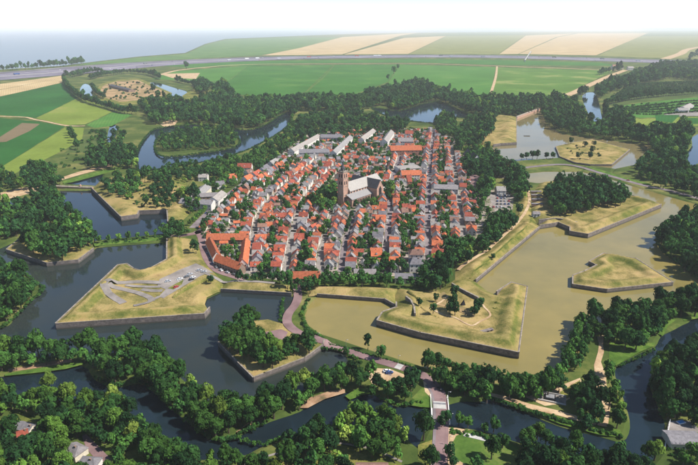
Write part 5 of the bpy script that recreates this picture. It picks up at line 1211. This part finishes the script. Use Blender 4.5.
for k in (.12, .5, .88): MB().box(L * k - .5, L * k + .5, -4.2, 4.2, -1.5, .549).build('pier', M['scarp'], br)
def dam(a, b, label, w=3.0, h=3.2):
    p, L, an = frame(a, b); t = empty('dam_wall', (p[0], p[1], 0), an); tag(t, label, 'dam')
    MB().box(0, L, -w / 2, w / 2, -1.5, h).build('wall', M['church_brick'], t)
    v = [(0, -w / 2 - .2, h), (L, -w / 2 - .2, h), (L, w / 2 + .2, h), (0, w / 2 + .2, h), (0, 0, h + 1.2), (L, 0, h + 1.2)]
    mesh('ridge_capping', v, [(0, 1, 5, 4), (2, 3, 4, 5), (0, 4, 3), (1, 2, 5), (3, 2, 1, 0)], M['coping'], t)
    m = MB(); m.raw(*[[(x + L * .7, y, z) for x, y, z in cone(1.1, 1.1, h, h + 2.2, 10)[0]], cone(1.1, 1.1, h, h + 2.2, 10)[1]]); m.raw([(x + L * .7, y, z) for x, y, z in cone(1.3, .1, h + 2.2, h + 3.4, 10)[0]], cone(1.3, .1, 0, 1, 10)[1]); m.build('turret', M['church_brick'], t)
dam((53, 187.5), (93, 189), 'low brick dam wall with a small turret, upper left moat')
dam((516, 118.5), (541, 109), 'low brick dam wall reaching the dark wood, upper right moat', 5, 5)
def cottage(name, label, px, py, L, W, he, hr, roof, wall, ang=0, z=None, cat='house', **kw):
    x, y = G(px, py, 3); return house(name, label, cat, (x, y), ang, L, W, he, hr, roof, wall, z=H1(x, y) + .05 if z is None else z, **kw)
cottage('house', 'grey-roofed bungalow in the lower left garden clearing', 26, 428, 9, 5.5, 2.6, 1.8, 'grey slate', 'cream', -.3)
cottage('house', 'small red-roofed wing between the grey bungalow roofs, lower left', 23, 435, 4.6, 4, 2.6, 1.9, 'red tile', 'white', .5)
cottage('house', 'grey flat-pitched annex beside the red-roofed wing, lower left', 33, 439, 9, 4.5, 2.4, 1.0, 'grey slate', 'brown brick', .75, chim=0)
cottage('house', 'grey hip-roofed villa beside the lower left driveway', 76, 452, 8, 7, 3.2, 2.6, 'grey slate', 'cream', -.5, hip=1.8)
cottage('house', 'blue-grey hip-roofed villa at the bottom edge beside the driveway', 89, 465, 9, 7, 3.2, 2.4, 'grey slate', 'white', -.1, hip=2)
cottage('house', 'low brown-roofed house at the bottom edge below the park trees', 372, 468, 14, 5, 2.4, 1.4, 'brown tile', 'brown brick', 0, chim=0)
wx, wy = G(683, 440, 3)
wh = house('waterside_house', 'large grey-roofed waterside building on the right canal bank', 'house', (wx, wy), -.06, 15, 9.5, 3.0, 1.2, 'grey slate', 'cream', z=1.3, chim=0, maxn=4)
for k in range(9): MB().box(-7.3 + k * 1.75, -7.2 + k * 1.75, -5.0, -.1, 3.35, 3.5).build('roof_seam', M['metal'], wh).rotation_euler = (0, 0, 0)
p, L, an = frame((664, 452), (670, 421))
qf = empty('quay_fence', (p[0], p[1], 1.2), an); tag(qf, 'white quay fence along the water beside the grey-roofed waterside building', 'fence')
MB().box(0, L, -.25, .25, -.9, .25).build('kerb', M['concrete'], qf)
for k in range(12): MB().box(k * L / 11 - .14, k * L / 11 + .14, -.14, .14, .253, 1.2).build('post', M['white'], qf)
MB().box(0, L, -.06, .06, 1.0, 1.12).build('rail', M['white'], qf)
drape('terrace_paving', [(669, 421), (690, 421), (700, 430), (696, 434), (667, 430)], 'paving', .14, 3)
px_, py_ = G(681, 422, 1.5)
tb = empty('swimming_pool', (px_, py_, 1.36), .3); tag(tb, 'small bright blue pool on the terrace of the waterside building', 'pool')
MB().box(-2, 2, -1.2, 1.2, 0, .35).build('rim', M['white'], tb)
pm, nt, b = newmat('pool_water'); b.inputs['Base Color'].default_value = (.06, .30, .62, 1); b.inputs['Roughness'].default_value = .05
MB().box(-1.75, 1.75, -.95, .95, .352, .37).build('water', pm, tb)
# memorial square on the promenade
mx_, my_ = G(551, 398, 1.4)
mq = empty('memorial_square', (mx_, my_, 1.3), -.35); tag(mq, 'paved memorial square with dark block beside the promenade path', 'monument')
MB().box(-6.5, 7.5, -4.2, 4.2, 0, .25).build('paving', M['paving'], mq)
MB().box(-3.2, 2.2, -2.4, 2.4, .253, 1.0).build('block', M['dark'], mq); MB().box(-2.6, 1.6, -1.9, 1.9, 1.003, 1.4).build('slab', M['metal'], mq)
for s in (-1, 1): MB().box(-6.5, 7.5, *sorted((s * 3.8, s * 4.2)), .253, .8).build('low_wall', M['concrete'], mq)
MB().box(3.2, 6.8, -2.5, 2.5, .253, .6).build('planter', M['coping'], mq)
# gate shelters on the right-hand bastion
cx_, cy0 = G(536, 214, 5)
house('gatehouse', 'tiny white gatehouse with blue-grey roof on the right rampart', 'gatehouse', (cx_, cy0), 0, 7, 6, 3.4, 2, 'grey slate', 'white', z=H1(cx_, cy0), chim=0)
for i, (px, py) in enumerate(((536, 192), (536.5, 196), (537, 200.5), (537, 205))):
    x, y = G(px, py, 4); z = H1(x, y)
    t = empty('earth_shelter', (x, y, z), 0); tag(t, 'low pale-roofed earth shelter, %s from the gatehouse on the right bastion' % ordinal(4 - i), 'shelter', 'earth shelters on the right bastion')
    MB().box(-6, 6, -1.6, 1.6, -.5, 1.6).build('wall', M['church_brick'], t); MB().box(-6.3, 6.3, -1.9, 1.9, 1.603, 1.95).build('roof', ROOFS['grey slate'], t); MB().box(-1.2, 1.2, -1.66, -1.6, .2, 1.4).build('door', M['dark'], t)
x, y = G(485, 331, 5); t = empty('casemate', (x, y, H1(x, y) - .2), .45); tag(t, 'low grey casemate slab with dark slots on the bare bastion', 'casemate')
MB().box(-6, 6, -1.2, 1.2, 0, 1.1).build('slab', M['scarp'], t)
for k in range(4): MB().box(-5 + k * 2.8, -3.4 + k * 2.8, -1.26, -1.2, .1, .9).build('slot', M['dark'], t)
x, y = G(463, 303, 6); t = empty('sculpture', (x, y, H1(x, y) - .1), .3); tag(t, 'dark angular sculpture on bare ground of the bastion', 'sculpture')
mesh('body', [(-1.6, -1, 0), (1.6, -1, 0), (1.6, 1, 0), (-1.6, 1, 0), (.5, 0, 4.2)], [(0, 1, 4), (1, 2, 4), (2, 3, 4), (3, 0, 4), (3, 2, 1, 0)], M['dark'], t); MB().box(-2, 2, -1.4, 1.4, -.6, .001).build('plinth', M['concrete'], t)
# far fort and farms
p, L, an = frame((112, 86.5), (132, 91.5), 3)
fb = house('fort_barracks', 'long dark fort building on bare ground, far upper left', 'building', (p[0] + math.cos(an) * L / 2, p[1] + math.sin(an) * L / 2), an, L, 20, 6, 3, 'dark slate', 'brown brick', chim=0, z=1.3, maxn=6, per=12)
def farm(px, py, L, W, label, roof, wall, ang=0, he=5, hr=5): x, y = G(px, py, 4); house('farm_building', label, 'barn', (x, y), ang, L, W, he, hr, roof, wall, z=1.3, chim=0)
farm(686, 108, 90, 20, 'long grey greenhouse roof at the far right orchards', 'pale grey', 'grey', .9); farm(682, 111, 24, 16, 'white barn with grey roof at the far right orchards', 'pale grey', 'white')
farm(617, 68.6, 50, 34, 'tan-roofed farmhouse beside motorway trees, upper right', 'brown tile', 'cream', 0, 9, 12); farm(630, 69.5, 26, 20, 'small white barn beside the tan-roofed farmhouse', 'pale grey', 'white', 0, 9, 8)
drape('farm_yard', [(664, 113), (700, 111), (700, 116), (664, 116.5)], 'paving', .16, 20)
p, L, an = frame((525, 60.5), (531, 51.5), 8)
fbz = empty('footbridge', (p[0], p[1], 0), an); tag(fbz, 'thin white footbridge crossing the distant motorway', 'bridge')
MB().box(0, L, -3, 3, 10, 11.5).build('deck', M['concrete'], fbz)
for k in range(5): MB().box(L * k / 4 - 2, L * k / 4 + 2, -4, 4, 0, 9.99).build('pier', M['concrete'], fbz)

# ------------------------------------------------------------------ boats, cars, lorries
def boat(px, py, rz, L, label, hullm, seatm):
    x, y = G(px, py, .2); t = empty('boat', (x, y, 0), rz); tag(t, label, 'boat'); w_ = L * .17; n = 9
    v = []; f = []
    for i in range(n):
        u = i / (n - 1); hw = w_ * (1 - max(0, (u - .45) / .55) ** 2.2) * (.9 + .1 * min(1, u * 4)); X = -L / 2 + u * L; zt = .55 + .25 * u * u
        v += [(X, -hw, zt), (X, -hw * .7, -.15), (X, hw * .7, -.15), (X, hw, zt), (X, hw * .82, zt), (X, hw * .66, .12), (X, -hw * .66, .12), (X, -hw * .82, zt)]
    for i in range(n - 1):
        for k in range(8): f.append((i * 8 + k, i * 8 + (k + 1) % 8, i * 8 + 8 + (k + 1) % 8, i * 8 + 8 + k))
    f += [tuple(range(7, -1, -1)), tuple((n - 1) * 8 + k for k in range(8))]
    mesh('hull', v, f, hullm, t)
    for X in (-L * .3, 0, L * .22): MB().box(X - .18, X + .18, -w_ * .7, w_ * .7, .3, .42).build('seat', seatm, t)
    MB().box(-L / 2 - .35, -L / 2 - .02, -.18, .18, -.1, .95).build('motor', M['dark'], t)
boat(92, 396, -.35, 6.0, 'small white open boat on the left foreground canal', M['white'], WALLS['red brick'])
boat(527, 136, -.2, 11, 'small dark boat on the upper right moat', M['dark'], M['metal'])
CARC = [('white', (.75, .75, .74)), ('silver', (.45, .46, .48)), ('black', (.02, .02, .022)), ('blue', (.03, .07, .22)), ('red', (.42, .03, .025)), ('grey', (.13, .135, .14))]
CPM = []
for nm, c in CARC:
    m_, nt, b = newmat(nm + '_car_paint'); b.inputs['Base Color'].default_value = (*c, 1); b.inputs['Roughness'].default_value = .3; b.inputs['Coat Weight'].default_value = .5; CPM.append(m_)
def car_meshes():
    prof = [(-2.15, .35), (-2.2, .75), (-2.0, .95), (-1.1, 1.0), (-.0, 1.0), (1.05, .98), (1.95, .82), (2.15, .6), (2.15, .35)]
    v = []; n = len(prof)
    for s in (-.86, .86): v += [(x, s, z) for x, z in prof]
    f = [(i, (i + 1) % n, n + (i + 1) % n, n + i) for i in range(n)] + [tuple(range(n - 1, -1, -1)), tuple(range(n, 2 * n))]
    gv = []
    for z, x0, x1, hw in ((.99, -1.75, 1.15, .8), (1.44, -1.25, .45, .66)): gv += [(x0, -hw, z), (x1, -hw, z), (x1, hw, z), (x0, hw, z)]
    gf = [(0, 1, 5, 4), (1, 2, 6, 5), (2, 3, 7, 6), (3, 0, 4, 7), (4, 5, 6, 7)]
    rv = [(-1.22, -.64, 1.442), (.42, -.64, 1.442), (.42, .64, 1.442), (-1.22, .64, 1.442), (-1.15, -.58, 1.5), (.3, -.58, 1.5), (.3, .58, 1.5), (-1.15, .58, 1.5)]
    rf = [(0, 1, 5, 4), (1, 2, 6, 5), (2, 3, 7, 6), (3, 0, 4, 7), (4, 5, 6, 7)]
    wv = []; wf = []; 
    for i in range(10):
        a_ = 6.2832 * i / 10; wv += [(.33 * math.cos(a_), -.11, .33 * math.sin(a_)), (.33 * math.cos(a_), .11, .33 * math.sin(a_))]
    wf = [(2 * i, (2 * i + 2) % 20, (2 * i + 3) % 20, 2 * i + 1) for i in range(10)] + [tuple(range(0, 20, 2)), tuple(range(19, 0, -2))]
    def mk(n_, v, f, m_): me = bpy.data.meshes.new(n_); me.from_pydata(v, [], f); me.materials.append(m_); return me
    return [mk('body', v, f, p_) for p_ in CPM], mk('cabin_glass', gv, gf, M['glass']), [mk('roof', rv, rf, p_) for p_ in CPM], mk('wheel', wv, wf, M['rubber'])
CB_, CGl, CRf, CWh = car_meshes(); CRD = random.Random(3); carn = {}
def car(x, y, rz, where, z=None, col=None, k=1.0):
    c = CRD.randrange(6) if col is None else col; key = (c, where); carn[key] = carn.get(key, 0) + 1
    t = empty('car', (x, y, (H1(x, y) + .22) if z is None else z), rz); t.scale = (k, k, k)
    tag(t, '%s car, %s of its colour %s' % (CARC[c][0], ordinal(carn[key]), where), 'car', 'cars ' + where)
    link('body', CB_[c], t); link('cabin_glass', CGl, t); link('roof', CRf[c], t)
    for sx in (-1.35, 1.35):
        for sy in (-.78, .78): link('wheel', CWh, t, (sx, sy, .33))
for px, py, rz in ((168, 281.5, .5), (187, 277, .6), (190, 274.5, .6), (193, 277.5, .6), (191.5, 279.5, .6), (204, 272, .2), (199, 270.5, .2), (176, 287, 1.0), (180, 279, .5)):
    x, y = G(px, py, 4.3); car(x, y, rz, 'on the bastion car park', col=[0, 1, 2, 3, 0, 4, 1, 5, 0][int(px) % 9])
for px, py, rz in ((387, 371.5, .2), (389.5, 373, .2)): x, y = G(px, py, 1.5); car(x, y, rz, 'in the gravel yard', col=3 if px > 388 else 0)
x, y = G(440, 389, 1.5); car(x, y, 2.0, 'on the road before the bridge', col=2)
for px, py in ((592, 174), (601, 176), (628, 180.5)): x, y = G(px, py, 1.5); car(x, y, -.3, 'on the causeway road')
drape('car_park', [(489, 194), (511, 193), (510, 209), (495, 209), (491, 202)], 'paving', .12, 6)
drape('car_park', [(466, 176), (480, 172), (483, 200), (480, 214), (470, 210)], 'brickroad', .12, 6)
for r_ in range(5):
    for c_ in range(5):
        if CRD.random() < .25: continue
        px, py = 493.5 + c_ * 3.8, 195.5 + r_ * 2.9; x, y = G(px, py, 1.5); car(x, y, math.pi / 2, 'in the right-hand car park')
for r_ in range(6):
    if CRD.random() < .8: x, y = G(472 + CRD.uniform(-3, 4), 182 + r_ * 4.5, 1.5); car(x, y, .2, 'on the square beside the park trees')
line = SW['S6']
for i in range(6, len(line) - 8, 5):
    if CRD.random() < .62: x, y = line[i]; s = CRD.choice([-1, 1]); car(x + s * 2.0, y, math.pi / 2, 'parked along the straight street')
for nm, n_ in (('S1', 7), ('S5', 7), ('S2', 7)):
    line = SW[nm]
    for i in range(4, len(line) - 30, 7):
        if CRD.random() < .5:
            (x0, y0), (x1, y1) = line[i], line[i + 1]; an = math.atan2(y1 - y0, x1 - x0); s = CRD.choice([-1, 1]) * 1.7
            car(x0 - math.sin(an) * s, y0 + math.cos(an) * s, an, 'parked along the ' + ROWN[nm])
line = resample(smooth(GP([(246, 280), (232, 276), (216, 270), (207, 260), (203, 248)], 1.2), False, 5), 6)
for (x0, y0), (x1, y1) in list(zip(line, line[1:]))[1::2]: an = math.atan2(y1 - y0, x1 - x0); car(x0 + math.sin(an) * 2, y0 - math.cos(an) * 2, an, 'along the bend below the garden square')
def lorry(x, y, rz, cm_, label):
    t = empty('lorry', (x, y, 1.95), rz); tag(t, label, 'lorry', 'lorries on the motorway'); t.scale = (1.7, 1.7, 1.7)
    MB().box(-8, 5.2, -1.3, 1.3, 1.0, 4.0).build('trailer', cm_, t)
    v = [(5.5, -1.25, .6), (8, -1.25, .6), (8, 1.25, .6), (5.5, 1.25, .6), (5.5, -1.25, 3.6), (7.6, -1.2, 3.4), (7.6, 1.2, 3.4), (5.5, 1.25, 3.6)]
    mesh('cab', v, [(0, 1, 5, 4), (1, 2, 6, 5), (2, 3, 7, 6), (3, 0, 4, 7), (4, 5, 6, 7), (3, 2, 1, 0)], cm_, t); MB().box(7.72, 7.95, -1.1, 1.1, 1.9, 2.9).build('windscreen', M['glass'], t)
    for X in (-6.5, -5.2, 4, 6.6):
        for s in (-1.1, 1.1): o = link('wheel', CWh, t, (X, s, .5)); o.scale = (1.5, 1.5, 1.5)
a1w = GP(A1, 1.2)
def on_a1(px, lane):
    for (p0, p1), (q0, q1) in zip(zip(A1, A1[1:]), zip(a1w, a1w[1:])):
        if p0[0] <= px <= p1[0]:
            t = (px - p0[0]) / (p1[0] - p0[0]); x, y = G(px, p0[1] + (p1[1] - p0[1]) * t, 1.2); an = math.atan2(q1[1] - q0[1], q1[0] - q0[0]); return x - math.sin(an) * lane, y + math.cos(an) * lane, an
for i, (px, lane, c, lb) in enumerate(((361, 110, 4, 'red'), (380, 110, 0, 'white'), (384, 110, 0, 'pale'), (451, -60, 0, 'white'), (482, -70, 1, 'silver'), (441, 60, 5, 'grey'), (250, 40, 0, 'white'), (275, -50, 1, 'silver'), (262, 60, 0, 'pale'), (600, 40, 5, 'dark grey'), (225, -40, 1, 'silver'), (150, 30, 5, 'grey'), (20, 20, 3, 'blue'), (552, 60, 2, 'black'), (640, -40, 0, 'white'), (310, 40, 4, 'red'))):
    x, y, an = on_a1(px, lane); lorry(x, y, an, CPM[c], '%s lorry, %s from the left among the distant motorway lorries' % (lb, ordinal(sorted([361, 380, 384, 451, 482, 441, 250, 275, 262, 600, 225, 150, 20, 552, 640, 310]).index(px) + 1)))
for i, px in enumerate(range(8, 690, 22)):
    x, y, an = on_a1(px, CRD.choice([-120, -80, 80, 120])); car(x, y, an, 'on the distant motorway', z=1.95, k=2.0)
def lamp(px, py, label):
    x, y = G(px, py, 1.3); t = empty('street_lamp', (x, y, H1(x, y)), 0); tag(t, label, 'lamp', 'lamps along the gate road')
    m = MB(); m.raw(*cone(.09, .06, 0, 5.2, 6)); m.build('pole', M['metal'], t); MB().box(-.1, 1.1, -.07, .07, 5.2, 5.32).build('arm', M['metal'], t); MB().box(.7, 1.3, -.14, .14, 5.05, 5.2).build('lantern', M['white'], t)
for i, (px, py) in enumerate(((318, 340), (346, 347), (374, 356.5), (398, 363), (448, 400), (450, 422), (449, 445))): lamp(px, py, 'slim grey street lamp, %s along the gate road from the plaza' % ordinal(i + 1))

# ------------------------------------------------------------------ haze
hz = MB(); hz.box(-60000, 60000, -400, 60000, -5, 190)
hm = bpy.data.materials.new('haze_air'); hm.use_nodes = True; nt = hm.node_tree
nt.nodes.remove(nt.nodes['Principled BSDF'])
pv = nt.nodes.new('ShaderNodeVolumePrincipled'); pv.inputs['Color'].default_value = (.97, .985, 1, 1); pv.inputs['Density'].default_value = 0.54e-4
nt.links.new(pv.outputs[0], nt.nodes['Material Output'].inputs['Volume'])
ho = hz.build('haze', hm); tag(ho, 'pale summer haze in the air over land and water', 'haze', kind='stuff')
